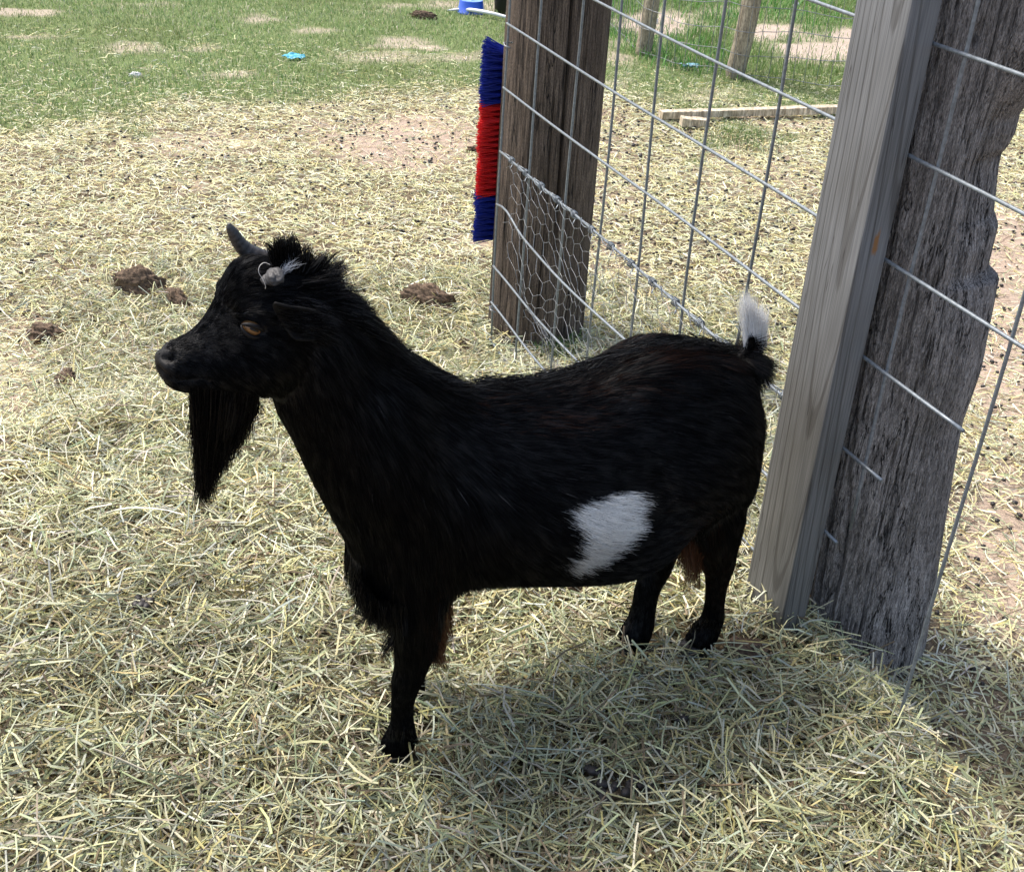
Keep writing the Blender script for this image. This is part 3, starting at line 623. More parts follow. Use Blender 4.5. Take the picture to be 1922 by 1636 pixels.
# ------------------------------------------------------------------ far mesh fence
def far_fence():
    def g0(px, py): return at(px, py)
    a0 = g0(1110, 60); a1 = g0(1200, 106); a2 = g0(1262, 130); a3 = g0(1372, 150); a4 = g0(1600, 173)
    a0 = a1 + (a1 - a2) * 3.0 + np.array([0.25, 0.4, 0]); a5 = a4 + (a4 - a3) * 3
    way = [a0, a1, a2, a3, a4, a5]
    P = []; 
    for i in range(len(way) - 1):
        L_ = np.linalg.norm((way[i + 1] - way[i])[:2]); n_ = max(1, int(L_ / 0.06))
        P += [way[i] * (1 - t) + way[i + 1] * t for t in np.arange(n_) / n_]
    P.append(way[-1]); P = np.array(P)
    hs = np.arange(11) * 0.108 + 0.03; parts = []
    zg = gz(P[:, 0], P[:, 1])
    for j, h in enumerate(hs):
        q = P.copy(); q[:, 2] = zg + h + 0.010 * np.sin(np.arange(len(P)) * 0.33 + j * 1.7) + 0.004 * np.sin(np.arange(len(P)) * 1.1)
        V, Q, C = tube_np(q, 0.0018, 4); parts.append((V, Q))
    up = []
    for i, b in enumerate(P):
        up.append(np.array([[b[0] + 0.006 * math.sin(i * 1.3 + h * 5), b[1], zg[i] + h] for h in np.linspace(0.0, hs[-1], 5)]))
    V, Q = strands(np.array(up), np.full(len(up), 0.0014), 4); parts.append((V, Q))
    V, Q = join_np(parts); root = empty('mesh_fence', tuple(a2)); me_ = mesh_np('wire_mesh', V, Q, M_galv_dull); ks = [me_]
    for (c, r_, ln, lean, dx) in ((a1, 0.043, 1.3, 0.02, 0.0), (a3, 0.050, 1.3, 0.055, 0.0)):
        z = np.linspace(-0.05, ln, 40); thh = np.arange(20) * 2 * np.pi / 20; TH, Z = np.meshgrid(thh, z)
        rr = r_ * (1 + 0.06 * fbm(TH * 2, Z * 3, 301 + ln) + 0.04 * np.cos(3 * TH)); cx = c[0] + lean * Z + 0.012 * np.sin(Z * 5)
        off = np.array([0.02, 0.055])
        V = np.stack([cx + off[0] + rr * np.cos(TH), c[1] + off[1] + rr * np.sin(TH), Z + float(gz(c[0], c[1]))], -1).reshape(-1, 3)
        id_ = np.arange(40 * 20).reshape(40, 20); nx = np.roll(id_, -1, 1); Q = np.stack([id_[:-1], nx[:-1], nx[1:], id_[1:]], -1).reshape(-1, 4)
        ks.append(mesh_np('post', V, Q, M_pale))
    adopt(root, *ks); tag(root, 'far wire mesh fence on two pale wooden stakes', 'fence')
far_fence()

# ------------------------------------------------------------------ plank on the ground
def plank():
    a = at(1238, 228); b = at(1640, 216); d = b - a; ln = np.linalg.norm(d); root = empty('timber_plank', tuple(a))
    def bx(name, c, sx, sy, sz, yaw, m_, tilt=0):
        bm = bmesh.new(); bmesh.ops.create_cube(bm, size=1)
        bmesh.ops.subdivide_edges(bm, edges=list(bm.edges), cuts=6, use_grid_fill=True)
        for v in bm.verts:
            k = 1 + 0.05 * math.sin(v.co.x * 9); v.co.x *= sx; v.co.y *= sy * k; v.co.z *= sz * k
        me = bpy.data.meshes.new(name); bm.to_mesh(me); bm.free(); me.materials.append(m_)
        o = link(bpy.data.objects.new(name, me)); o.location = c; o.rotation_euler = (0, tilt, yaw); return o
    yaw = math.atan2(d[1], d[0]); c = (a + b) / 2 + np.array([0, 0, 0.032])
    o = bx('plank', c, ln, 0.045, 0.030, yaw, M_plank); adopt(root, o)
    tag(root, 'long pale timber plank lying on the straw beyond the wire panel', 'plank')
    c2 = at(1302, 238) + np.array([0, 0, 0.02]); q = bx('wood_offcut', c2, 0.12, 0.05, 0.035, yaw - 0.2, M_plank, 0.05)
    tag(q, 'short brownish wood offcut leaning against the left end of the long plank', 'wood')
plank()

# ------------------------------------------------------------------ small things far off
def lathe(name, prof, c, m_, parent=None, n=40):
    V = []; F_ = []
    for r_, z in prof:
        for i in range(n): a = i * 2 * math.pi / n; V.append((c[0] + r_ * math.cos(a), c[1] + r_ * math.sin(a), c[2] + z))
    for j in range(len(prof) - 1):
        for i in range(n): F_.append((j * n + i, j * n + (i + 1) % n, (j + 1) * n + (i + 1) % n, (j + 1) * n + i))
    return obj_from(name, V, F_, m_, parent)
c = at(884, 24); root = empty('upturned_tub', tuple(c))
b1 = lathe('tub_wall', [(0.083, 0.0), (0.083, 0.006), (0.078, 0.008), (0.070, 0.066), (0.066, 0.072)], c, M_blue_tub)
b2 = lathe('tub_base', [(0.0659, 0.0725), (0.052, 0.074), (0.050, 0.070), (0.012, 0.070), (0.010, 0.073), (0.0005, 0.073)], c, plain('pale_blue_plastic', (0.14, 0.28, 0.72), 0.35))
adopt(root, b1, b2); tag(root, 'small bright blue plastic tub standing upside down on the lawn', 'tub')
pa = [at(840, 20, 0.012), at(862, 18, 0.02), at(884, 19, 0.03), at(905, 22, 0.035), at(930, 27, 0.03), at(955, 34, 0.02), at(990, 45, 0.012)]
pa = [p_ + np.array([0, 0, 0.0]) for p_ in pa]
tag(tube('white_hose', pa, [0.004, 0.009, 0.011, 0.011, 0.010, 0.010, 0.010], M_white_hose), 'white curved plastic hose on the lawn in front of the blue tub', 'hose')
c = at(955, 27); root = empty('black_bucket', tuple(c))
b1 = lathe('bucket_wall', [(0.0, 0.0), (0.085, 0.0), (0.10, 0.22), (0.105, 0.225), (0.105, 0.235), (0.095, 0.235), (0.08, 0.01)], c, M_black_rub)
b2 = tube('bucket_handle', [c + np.array([0.105 * math.cos(a), -0.02, 0.225 + 0.10 * math.sin(a)]) for a in np.linspace(0, math.pi, 14)], 0.003, M_galv_dull)
adopt(root, b1, b2); tag(root, 'black bucket on the lawn, mostly hidden by the brown post', 'bucket')
def crumple(px, py, s, seed, label, m_, name, flat=0.35):
    c = at(px, py); n = 26; u = np.linspace(-1, 1, n); U, W = np.meshgrid(u, u)
    X_ = s * (U + 0.25 * fbm(U * 2, W * 2, seed)); Y_ = s * 0.8 * (W + 0.3 * fbm(U * 2 + 5, W * 2, seed + 1)); Z_ = s * flat * (0.6 + fbm(U * 2.4, W * 2.4, seed + 2)) + 0.012
    id_ = np.arange(n * n).reshape(n, n); Q = np.stack([id_[:-1, :-1], id_[:-1, 1:], id_[1:, 1:], id_[1:, :-1]], -1)
    rr = np.hypot(U, W)[:-1, :-1] + 0.3 * fbm(U * 3, W * 3, seed + 4)[:-1, :-1]; Q = Q[rr < 0.95]
    o = mesh_np(name, np.stack([X_, Y_, Z_], -1).reshape(-1, 3), Q.reshape(-1, 4), m_); o.location = c
    md = o.modifiers.new('t', 'SOLIDIFY'); md.thickness = 0.0015; return tag(o, label, 'plastic scrap')
crumple(553, 113, 0.055, 401, 'crumpled bright cyan plastic scrap on the left lawn', M_cyan, 'plastic_scrap', 0.25)
crumple(1293, 131, 0.05, 421, 'small pale blue plastic scrap at the foot of the mesh fence', plain('pale_cyan', (0.25, 0.5, 0.6), 0.4), 'plastic_scrap')
o = clod(255, 144, 0.028, 0.020, 0.010, 0.1, 'single pale grey stone on the left lawn', 14, 'stone', M_stone); o['category'] = 'stone'
o = clod(1494, 14, 0.020, 0.014, 0.016, 0.1, 'white pebble in tall grass behind the mesh fence, left of the sawn board', 15, 'stone', M_stone); o['category'] = 'stone'
o = clod(1231, 45, 0.014, 0.012, 0.014, 0.1, 'tiny white pebble in grass beside the thinner fence stake', 16, 'stone', M_stone); o['category'] = 'stone'
# clump of grass at the post foot
def tuft(px, py, n, hgt, spread, label):
    c = at(px, py); x = c[0] + rng.normal(0, spread, n); y = c[1] + rng.normal(0, spread, n); yaw = rng.uniform(0, 6.28, n); l = rng.uniform(0.1, 0.7, n); h = hgt * rng.uniform(0.4, 1, n)
    base = np.stack([x, y, gz(x, y)], -1); D = np.stack([np.cos(yaw), np.sin(yaw), 0 * x], -1) * (h * l)[:, None]; up = np.array([0, 0, 1.0])
    P = np.stack([base, base + D * 0.3 + up * (h * .6)[:, None], base + D + up * (h * (1 - .3 * l))[:, None]], 1)
    V, Q = strands(P, np.full(n, 0.0016), 2, roll=rng.uniform(-.5, .5, n), taper=np.array([1, .8, .1]))
    o = mesh_np('grass_tuft', V - c, Q, M_grass, cols=np.repeat(palette(n, [(0.10, 0.20, 0.05), (0.18, 0.26, 0.09), (0.3, 0.32, 0.16)], (3, 2, 1)), 6, axis=0)); o.location = c
    return tag(o, label, 'grass tuft')
tuft(1052, 668, 420, 0.075, 0.035, 'green grass tuft at the right foot of the brown post')
tuft_w = tuft(1395, 262, 500, 0.05, 0.10, 'low green weeds in the straw below the long plank'); tuft_w.name = 'low_weeds'; tuft_w['kind'] = 'stuff'; tuft_w['category'] = 'weeds'
# ------------------------------------------------------------------ goat
GZ0 = 0.185; GA = math.radians(30)
GN = np.array([math.sin(GA), -math.cos(GA), 0.0]); GS = np.array([math.cos(GA), math.sin(GA), 0.0]); UPV = np.array([0, 0, 1.0])
_v = ray(748, 1424); GO = EYE + _v * ((GZ0 - H) / _v[2]) - GN * 0.045       # a point of the sagittal plane under the near front hoof
def gp(x, y, t=0.0): return onplane(x, y, GO + GN * t, GN)                # picture point -> place on the plane t metres left of the goat's middle
def loc(P): D = P - GO; return np.stack([D @ GS, D[..., 2], D @ GN], -1)   # (s back, z up, t to its left)
def unloc(Q): return GO + Q[..., :1] * GS + Q[..., 1:2] * UPV + Q[..., 2:3] * GN

def ring(C, U, w, n=28, ex=0.92, top=1.0):
    a = np.arange(n) * 2 * np.pi / n; c, s_ = np.cos(a), np.sin(a)
    c = np.sign(c) * np.abs(c) ** ex; s_ = np.sign(s_) * np.abs(s_) ** ex
    wv = w * np.where(c > 0, 1 - (1 - top) * c, 1)
    return C + U * c[:, None] + GN * (wv * s_)[:, None]
def station(T, B, w, shrink=7):
    T = np.array(T, float); B = np.array(B, float); e = T - B; A = np.linalg.norm(e) / 2; e /= 2 * A; A = max(A - shrink, 3)
    C = gp(*((T + B) / 2)); u = gp(*T) - gp(*B); u /= np.linalg.norm(u); eps = 0.01
    pu = (proj(C + u * eps) - proj(C)) @ e / eps; pn = (proj(C + GN * eps) - proj(C)) @ e / eps
    h = math.sqrt(max(A * A - (w * pn) ** 2, (0.35 * A) ** 2)) / pu
    return C, u * h
def smooth_rings(rings, sub=4):
    R_ = np.array(rings); n = len(R_); out = []
    for i in range(n - 1):
        p0, p1, p2, p3 = R_[max(i - 1, 0)], R_[i], R_[i + 1], R_[min(i + 2, n - 1)]
        for t in np.arange(sub) / sub:
            out.append(0.5 * (2 * p1 + (p2 - p0) * t + (2 * p0 - 5 * p1 + 4 * p2 - p3) * t * t + (3 * p1 - p0 - 3 * p2 + p3) * t ** 3))
    out.append(R_[-1]); return out
def loft(rings):
    n = len(rings[0]); V = np.concatenate(rings); F_ = []
    for j in range(len(rings) - 1):
        for i in range(n): F_.append((j * n + i, j * n + (i + 1) % n, (j + 1) * n + (i + 1) % n, (j + 1) * n + i))
    F_.append(tuple(range(n))[::-1]); F_.append(tuple((len(rings) - 1) * n + i for i in range(n)))
    return V, F_
pieces = []
def body(stations, top=1.0, sub=4, shrink=7, ex=0.92):
    rs = []
    for s_ in stations:
        C, U = station(s_[0], s_[1], s_[2], shrink); rs.append(ring(C, U, s_[2], ex=ex, top=s_[3] if len(s_) > 3 else top))
    pieces.append(loft(smooth_rings(rs, sub)))
# trunk, rump to chest
body([((1404, 750), (1398, 815), 0.020), ((1390, 698), (1385, 870), 0.053), ((1362, 656), (1356, 955), 0.085), ((1330, 636), (1322, 980), 0.108, .85), ((1250, 636), (1242, 1010), 0.125, .8),
      ((1180, 650), (1170, 1072), 0.142, .78), ((1100, 690), (1090, 1095), 0.152, .75), ((1000, 710), (985, 1100), 0.152, .75), ((905, 720), (880, 1098), 0.140, .75), ((845, 708), (800, 1105), 0.125, .75),
      ((800, 690), (722, 1128), 0.108, .8), ((745, 760), (684, 1116), 0.082, .9), ((700, 850), (657, 1078), 0.052)])
# neck
body([((905, 760), (740, 1080), 0.070, .7), ((868, 726), (692, 1112), 0.096, .75), ((812, 690), (640, 1020), 0.096, .8), ((748, 650), (588, 920), 0.080, .8), ((700, 602), (546, 835), 0.068, .8), ((655, 560), (512, 768), 0.060, .85), ((612, 530), (500, 725), 0.052, .9), ((575, 520), (505, 690), 0.045)], shrink=9)
# head
body([((610, 560), (585, 680), 0.030), ((586, 515), (560, 728), 0.048, .9), ((540, 490), (520, 742), 0.055, .85), ((487, 481), (486, 744), 0.055, .8), ((440, 492), (448, 741), 0.050, .75), ((412, 540), (420, 738), 0.042, .7),
      ((388, 584), (395, 738), 0.035, .75), ((358, 617), (365, 739), 0.030, .8), ((328, 634), (338, 737), 0.0285, .9), ((308, 646), (313, 727), 0.026, .95), ((296, 656), (300, 712), 0.020), ((290, 672), (292, 695), 0.008)], shrink=2, ex=0.95)
def limb(pts, t0, dt=0.0, n=20):
    """pts: (px,py, r_fore_aft, r_side[, t])"""
    C = np.array([gp(p[0], p[1], p[4] if len(p) > 4 else t0) for p in pts]) ; rs = []
    T = np.gradient(C, axis=0); T = nrm(T)
    for c, tt_, p in zip(C, T, pts):
        u = nrm(np.cross(tt_, GN)); a = np.arange(n) * 2 * np.pi / n
        rs.append(c + u * (p[2] * np.cos(a))[:, None] + GN * (p[3] * np.sin(a))[:, None])
    rs = smooth_rings(rs, 5); pieces.append(loft(rs)); return C
FRONT = [(795, 830, .040, .012, .030), (786, 930, .066, .028, .044), (782, 1030, .062, .038, .054), (786, 1110, .047, .037, .058), (784, 1175, .034, .030, .054), (775, 1235, .025, .024, .048), (764, 1275, .0215, .021, .046), (757, 1310, .0175, .0165, .045),
         (755, 1342, .0165, .0155, .045), (754, 1366, .020, .018, .045), (748, 1390, .025, .021, .045), (741, 1408, .022, .020, .045)]
limb(FRONT, .045)
def shifted(pts, t_old, t_new, ds):     # the same leg on the other side, ds metres further back
    out = []
    for p in pts:
        q = gp(p[0], p[1], p[4] if len(p) > 4 else t_old) + GN * (t_new - t_old - 0) + GS * ds; pp = proj(q)
        out.append((pp[0], pp[1], p[2], p[3], (p[4] if len(p) > 4 else t_old) + t_new - t_old))
    return out
def limb3(pts, f):
    C = []
    for p in pts:
        q = gp(p[0], p[1], p[4]); l = loc(q); l[2] = -l[2]; l[0] += f; C.append(unloc(l))
    C = np.array(C); T = nrm(np.gradient(C, axis=0)); rs = []; n = 20
    for c, tt_, p in zip(C, T, pts):
        u = nrm(np.cross(tt_, GN)); a = np.arange(n) * 2 * np.pi / n
        rs.append(c + u * (p[2] * np.cos(a))[:, None] + GN * (p[3] * np.sin(a))[:, None])
    pieces.append(loft(smooth_rings(rs, 5))); return C
FARF = limb3(FRONT, 0.056)
HN = [(1325, 790, .070, .030, .062), (1338, 880, .068, .042, .062), (1343, 945, .053, .040, .060), (1345, 995, .042, .036, .056), (1347, 1035, .035, .026, .048), (1350, 1066, .026, .020, .042), (1345, 1100, .0185, .016, .036),
      (1341, 1135, .0175, .0155, .032), (1336, 1162, .021, .018, .030), (1322, 1188, .0245, .021, .030), (1305, 1208, .022, .020, .030)]
limb(HN, .03)
HF = [(1285, 840, .080, .045, -.060), (1270, 920, .068, .045, -.056), (1250, 980, .048, .036, -.050), (1238, 1030, .036, .026, -.042), (1232, 1062, .029, .021, -.036), (1217, 1100, .0225, .018, -.030), (1208, 1140, .0215, .018, -.025),
      (1203, 1165, .025, .020, -.022), (1192, 1190, .029, .022, -.020), (1180, 1210, .026, .021, -.020)]
limb(HF, -.02)
# tail stub and elbow/hock points
limb([(1385, 700, .024, .022, 0), (1400, 670, .018, .016, 0), (1410, 648, .012, .010, 0), (1414, 634, .006, .005, 0)], 0)

Vall, Fall, off = [], [], 0
for V, F_ in pieces: Vall.append(V); Fall += [tuple(i + off for i in f) for f in F_]; off += len(V)
raw = obj_from('raw', np.concatenate(Vall), Fall, None)
bm = bmesh.new(); bm.from_mesh(raw.data); bmesh.ops.recalc_face_normals(bm, faces=bm.faces); bm.to_mesh(raw.data); bm.free()
md = raw.modifiers.new('r', 'REMESH'); md.mode = 'VOXEL'; md.voxel_size = 0.0036
md = raw.modifiers.new('s', 'SMOOTH'); md.factor = 0.5; md.iterations = 24
bpy.context.view_layer.update(); dg = bpy.context.evaluated_depsgraph_get()
bme = bpy.data.meshes.new_from_object(raw.evaluated_get(dg)); bpy.data.objects.remove(raw)
nv = len(bme.vertices); co = np.empty(nv * 3, np.float32); bme.vertices.foreach_get('co', co); co = co.reshape(-1, 3).astype(float)
nn_ = np.empty(nv * 3, np.float32); bme.vertices.foreach_get('normal', nn_); nn_ = nn_.reshape(-1, 3).astype(float)
# blend the neck into the shoulder
ne_ = len(bme.edges); ed = np.empty(ne_ * 2, np.int32); bme.edges.foreach_get('vertices', ed); ed = ed.reshape(-1, 2)
Lc = loc(co); deg = np.bincount(ed.ravel(), minlength=nv)[:, None]
wsm = (sstep(-.14, -.06, Lc[:, 0]) * sstep(.34, .24, Lc[:, 0]) * sstep(.24, .32, Lc[:, 1]) * sstep(.72, .60, Lc[:, 1]) * sstep(.03, .06, np.abs(Lc[:, 2])))[:, None] * 0.9
for _ in range(160):
    acc = np.stack([np.bincount(ed[:, 0], co[ed[:, 1], k_], nv) + np.bincount(ed[:, 1], co[ed[:, 0], k_], nv) for k_ in range(3)], -1) / np.maximum(deg, 1)
    co = co * (1 - wsm) + acc * wsm
bme.vertices.foreach_set('co', co.astype(np.float32).ravel()); bme.update()
nn_ = np.empty(nv * 3, np.float32); bme.vertices.foreach_get('normal', nn_); nn_ = nn_.reshape(-1, 3).astype(float)
# creases and swellings of the face, the same on both sides
Lc = loc(co)
def crease(pts, depth, sig, t=0.03):
    P = loc(np.array([gp(*p, t) for p in pts]))[:, :2]; d = np.full(nv, 9.0)
    for a, b in zip(P[:-1], P[1:]):
        ab = b - a; tt_ = np.clip(((Lc[:, :2] - a) @ ab) / (ab @ ab), 0, 1); d = np.minimum(d, np.linalg.norm(Lc[:, :2] - (a + tt_[:, None] * ab), axis=1))
    side = sstep(0.004, 0.011, np.abs(Lc[:, 2])); k_ = depth * np.exp(-(d / sig) ** 2) * side
    return k_
dsp = -crease([(296, 664), (303, 671), (312, 673), (323, 669)], 0.0060, 0.0026, .014) - crease([(302, 702), (320, 713), (345, 711), (368, 706), (385, 708)], 0.0040, 0.0030, .024)
dsp += crease([(770, 800), (740, 930)], 0.007, 0.045, .1) + crease([(1290, 690), (1330, 730)], 0.006, 0.035, .1) - crease([(1240, 800), (1235, 930)], 0.010, 0.045, .1) + crease([(1330, 860), (1350, 920)], 0.006, 0.04, .1)
dsp += crease([(1000, 900), (1100, 920)], 0.006, 0.07, .1) + crease([(520, 640), (500, 690)], 0.004, 0.025, .05)
dsp += crease([(300, 656), (315, 660)], 0.0020, 0.005, .014)
dsp += crease([(462, 600), (478, 598), (492, 606)], 0.007, 0.008, .05) - crease([(475, 618), (476, 618)], 0.007, 0.009, .05) + crease([(465, 638), (480, 640)], 0.003, 0.008, .05)
dsp -= crease([(425, 600), (400, 640), (395, 660)], 0.003, 0.012, .04); dsp += crease([(470, 680), (520, 690)], 0.004, 0.03, .05)
dsp += crease([(300, 660), (306, 655)], 0.002, 0.006, .02)
co = co + nn_ * dsp[:, None]
bme.vertices.foreach_set('co', co.astype(np.float32).ravel()); bme.update()
ORG = GO.copy(); ORG[2] = GZ0
bme.transform(Matrix.Translation(-Vector(ORG)))
bme.polygons.foreach_set('use_smooth', [True] * len(bme.polygons)); bme.materials.clear(); bme.materials.append(M_black_skin)
goat = link(bpy.data.objects.new('goat', bme)); goat.location = ORG
tag(goat, 'small black bearded goat with a white flank patch standing in the straw', 'goat')
bpy.context.view_layer.update()
def child(o, label=None):
    o.parent = goat; o.matrix_parent_inverse = goat.matrix_world.inverted()
    if label: o['label'] = label
    return o

# hair -------------------------------------------------------------
def hair_mat():
    m_ = bpy.data.materials.new('goat_hair'); m_.use_nodes = True; t = m_.node_tree; t.nodes.clear()
    out = t.nodes.new('ShaderNodeOutputMaterial'); h = t.nodes.new('ShaderNodeBsdfHairPrincipled'); h.parametrization = 'COLOR'
    a = t.nodes.new('ShaderNodeAttribute'); a.attribute_name = 'tint'; L(t, a.outputs['Color'], h.inputs['Color'])
    h.inputs['Roughness'].default_value = 0.28; h.inputs['Radial Roughness'].default_value = 0.35
    g = t.nodes.new('ShaderNodeAttribute'); g.attribute_name = 'gloss'
    d = t.nodes.new('ShaderNodeBsdfDiffuse'); L(t, a.outputs['Color'], d.inputs[0])
    mx = t.nodes.new('ShaderNodeMixShader'); L(t, g.outputs['Fac'], mx.inputs[0]); L(t, d.outputs[0], mx.inputs[1]); L(t, h.outputs[0], mx.inputs[2])
    L(t, mx.outputs[0], out.inputs[0]); return m_
M_hair = hair_mat()
def hair_obj(name, P, r0, cols, label=None, tip=0.15, gloss=None):
    n, k, _ = P.shape; cu = bpy.data.hair_curves.new(name); cu.add_curves([k] * n)
    cu.attributes['position'].data.foreach_set('vector', (P - ORG).astype(np.float32).ravel())
    ra = cu.attributes.get('radius') or cu.attributes.new('radius', 'FLOAT', 'POINT')
    tp = np.linspace(1, tip, k)[None] * np.broadcast_to(np.asarray(r0, float), (n,))[:, None]; ra.data.foreach_set('value', tp.astype(np.float32).ravel())
    ca = cu.attributes.new('tint', 'FLOAT_COLOR', 'CURVE'); c = np.ones((n, 4), np.float32); c[:, :3] = cols; ca.data.foreach_set('color', c.ravel())
    if gloss is None: gloss = 0.6 * rng.random(n) ** 2.4
    ga = cu.attributes.new('gloss', 'FLOAT', 'CURVE'); ga.data.foreach_set('value', np.asarray(gloss, np.float32))
    cu.materials.append(M_hair); o = link(bpy.data.objects.new(name, cu)); o.parent = goat
    if label: o['label'] = label
    return o
# guides: picture point, direction there, length
GD = [(310, 650, 1, -.35, .005), (300, 690, 1, .2, .004), (340, 725, 1, .3, .006), (380, 650, 1, -.3, .008), (400, 590, .8, -.8, .010), (435, 520, .6, -.8, .014), (470, 490, 1, -.3, .022), (500, 520, 1, -.1, .022), (450, 560, 1, -.3, .014),
      (430, 640, 1, 0, .010), (400, 700, 1, .4, .011), (450, 700, 1, .5, .014), (500, 680, .8, .6, .015), (540, 620, 1, .3, .014), (540, 500, .9, -.5, .032), (575, 500, .9, -.3, .042), (600, 560, 1, .3, .034),
      (560, 700, .4, 1, .022), (520, 750, .3, 1, .02), (650, 560, 1, .35, .045), (700, 600, 1, .55, .048), (640, 650, .6, 1, .034), (600, 760, .25, 1, .028), (560, 850, .3, 1, .024), (700, 740, .6, .9, .036), (760, 670, 1, .6, .050),
      (820, 700, 1, .3, .050), (660, 900, .25, 1, .028), (640, 1010, .2, 1, .034), (740, 850, .35, 1, .036), (780, 760, .8, .8, .042), (860, 720, 1, .15, .050), (860, 800, .8, .8, .042), (760, 980, .15, 1, .038), (700, 1080, .1, 1, .050),
      (840, 920, .45, 1, .038), (900, 850, .9, .6, .036), (950, 740, 1, .08, .048), (930, 960, .8, .5, .030), (880, 1060, .4, 1, .032), (1000, 720, 1, -.02, .048), (1000, 800, 1, .3, .036), (1000, 920, 1, .3, .026), (1000, 1070, 1, .2, .022),
      (1080, 705, 1, -.25, .048), (1060, 780, 1, .1, .036), (1100, 860, 1, .1, .026), (1090, 960, 1, -.15, .026), (1120, 1040, 1, -.55, .026), (1100, 1080, 1, -.2, .022), (1160, 665, 1, -.2, .045), (1180, 760, 1, .05, .034), (1200, 860, 1, .05, .026),
      (1170, 950, 1, -.25, .026), (1170, 1020, 1, -.6, .026), (1240, 645, 1, -.05, .042), (1240, 960, 1, -.2, .026), (1280, 740, 1, .15, .034), (1300, 860, 1, .3, .028), (1330, 645, 1, .25, .045), (1370, 720, 1, .7, .038), (1390, 670, .8, .6, .045),
      (1400, 820, .5, 1, .034), (1340, 920, .5, 1, .028), (1380, 940, .3, 1, .030), (1300, 960, .2, 1, .030), (1350, 1020, .2, 1, .020), (1345, 1100, 0, 1, .010), (1340, 1170, -.1, 1, .013), (1310, 1200, -.3, 1, .012),
      (1255, 980, .1, 1, .022), (1230, 1060, .1, 1, .012), (1210, 1130, 0, 1, .010), (1195, 1190, -.2, 1, .013), (1430, 740, .4, 1, .045), (1425, 850, .1, 1, .038),
      (780, 1100, .05, 1, .042), (785, 1180, .05, 1, .034), (770, 1240, .05, 1, .020), (758, 1300, 0, 1, .009), (755, 1350, 0, 1, .010), (748, 1395, -.2, 1, .013), (1405, 640, .1, -1, .030), (1415, 600, .1, -1, .04)]
gpt = np.array([loc(gp(a, b, 0.05))[:2] for a, b, *_ in GD])
gdir = []
for a, b, dx, dy, l in GD:
    d = loc(gp(a + dx, b + dy, 0.05)) - loc(gp(a, b, 0.05)); gdir.append(d[:2] / np.linalg.norm(d[:2]))
gdir = np.array(gdir); glen = np.array([g_[4] for g_ in GD])
def field(sz):
    d2 = ((sz[:, None, :] - gpt[None]) ** 2).sum(-1) + 1e-5; w_ = d2 ** -1.6; w_ /= w_.sum(1, keepdims=True)
    v = w_ @ gdir; return v / np.maximum(np.linalg.norm(v, axis=1, keepdims=True), 1e-6), w_ @ glen
def inpoly(px, py, poly):
    r = np.zeros(len(px), bool); j = len(poly) - 1
    for i in range(len(poly)):
        xi, yi = poly[i]; xj, yj = poly[j]
        c = ((yi > py) != (yj > py)) & (px < (xj - xi) * (py - yi) / (yj - yi + 1e-9) + xi); r ^= c; j = i
    return r
# surface samples
me_ = goat.data; me_.calc_loop_triangles(); nt_ = len(me_.loop_triangles); tri = np.empty(nt_ * 3, np.int32); me_.loop_triangles.foreach_get('vertices', tri); tri = tri.reshape(-1, 3)
Pv = np.empty(nv * 3, np.float32); me_.vertices.foreach_get('co', Pv); Pv = Pv.reshape(-1, 3).astype(float) + ORG
Nv = np.empty(nv * 3, np.float32); me_.vertices.foreach_get('normal', Nv); Nv = Nv.reshape(-1, 3).astype(float)
e1 = Pv[tri[:, 1]] - Pv[tri[:, 0]]; e2 = Pv[tri[:, 2]] - Pv[tri[:, 0]]; ar = 0.5 * np.linalg.norm(np.cross(e1, e2), axis=1)
tc_ = Pv[tri].mean(1); facing = ((EYE - tc_) * nrm(np.cross(e1, e2))).sum(1)
dens = ar * np.where(facing > -0.25, 1.0, 0.35); Lt = loc(tc_)
headw = sstep(0.02, -0.12, Lt[:, 0]) * sstep(0.55, 0.62, Lt[:, 1] ); dens *= 1 + 1.6 * headw + 1.2 * sstep(0.24, 0.16, Lt[:, 1])
NH = 300000
ti = rng.choice(nt_, NH, p=dens / dens.sum()); u = rng.random(NH); v = rng.random(NH); fl = u + v > 1; u[fl] = 1 - u[fl]; v[fl] = 1 - v[fl]
root = Pv[tri[ti, 0]] + e1[ti] * u[:, None] + e2[ti] * v[:, None]
rn = nrm(Nv[tri[ti, 0]] * (1 - u - v)[:, None] + Nv[tri[ti, 1]] * u[:, None] + Nv[tri[ti, 2]] * v[:, None])
lr = loc(root)
def near(px, py, t, r): c = loc(gp(px, py, t)); return (np.hypot(lr[:, 0] - c[0], lr[:, 1] - c[1]) < r) & (lr[:, 2] * t > 0)
drop = (np.hypot((lr[:, 0] - loc(gp(475, 618, .05))[0]) / 1.5, lr[:, 1] - loc(gp(475, 618, .05))[1]) < 0.0085) & (np.abs(lr[:, 2]) > 0.02)
nose = sstep(322, 304, proj(root - lr[:, 2:3] * GN)[:, 0]); drop |= rng.random(NH) < nose * 0.95
drop |= lr[:, 1] < 0.024
root, rn, lr = root[~drop], rn[~drop], lr[~drop]; NH = len(root)
fd, fl_ = np.empty((NH, 2)), np.empty(NH)
for i in range(0, NH, 20000): fd[i:i + 20000], fl_[i:i + 20000] = field(lr[i:i + 20000, :2])
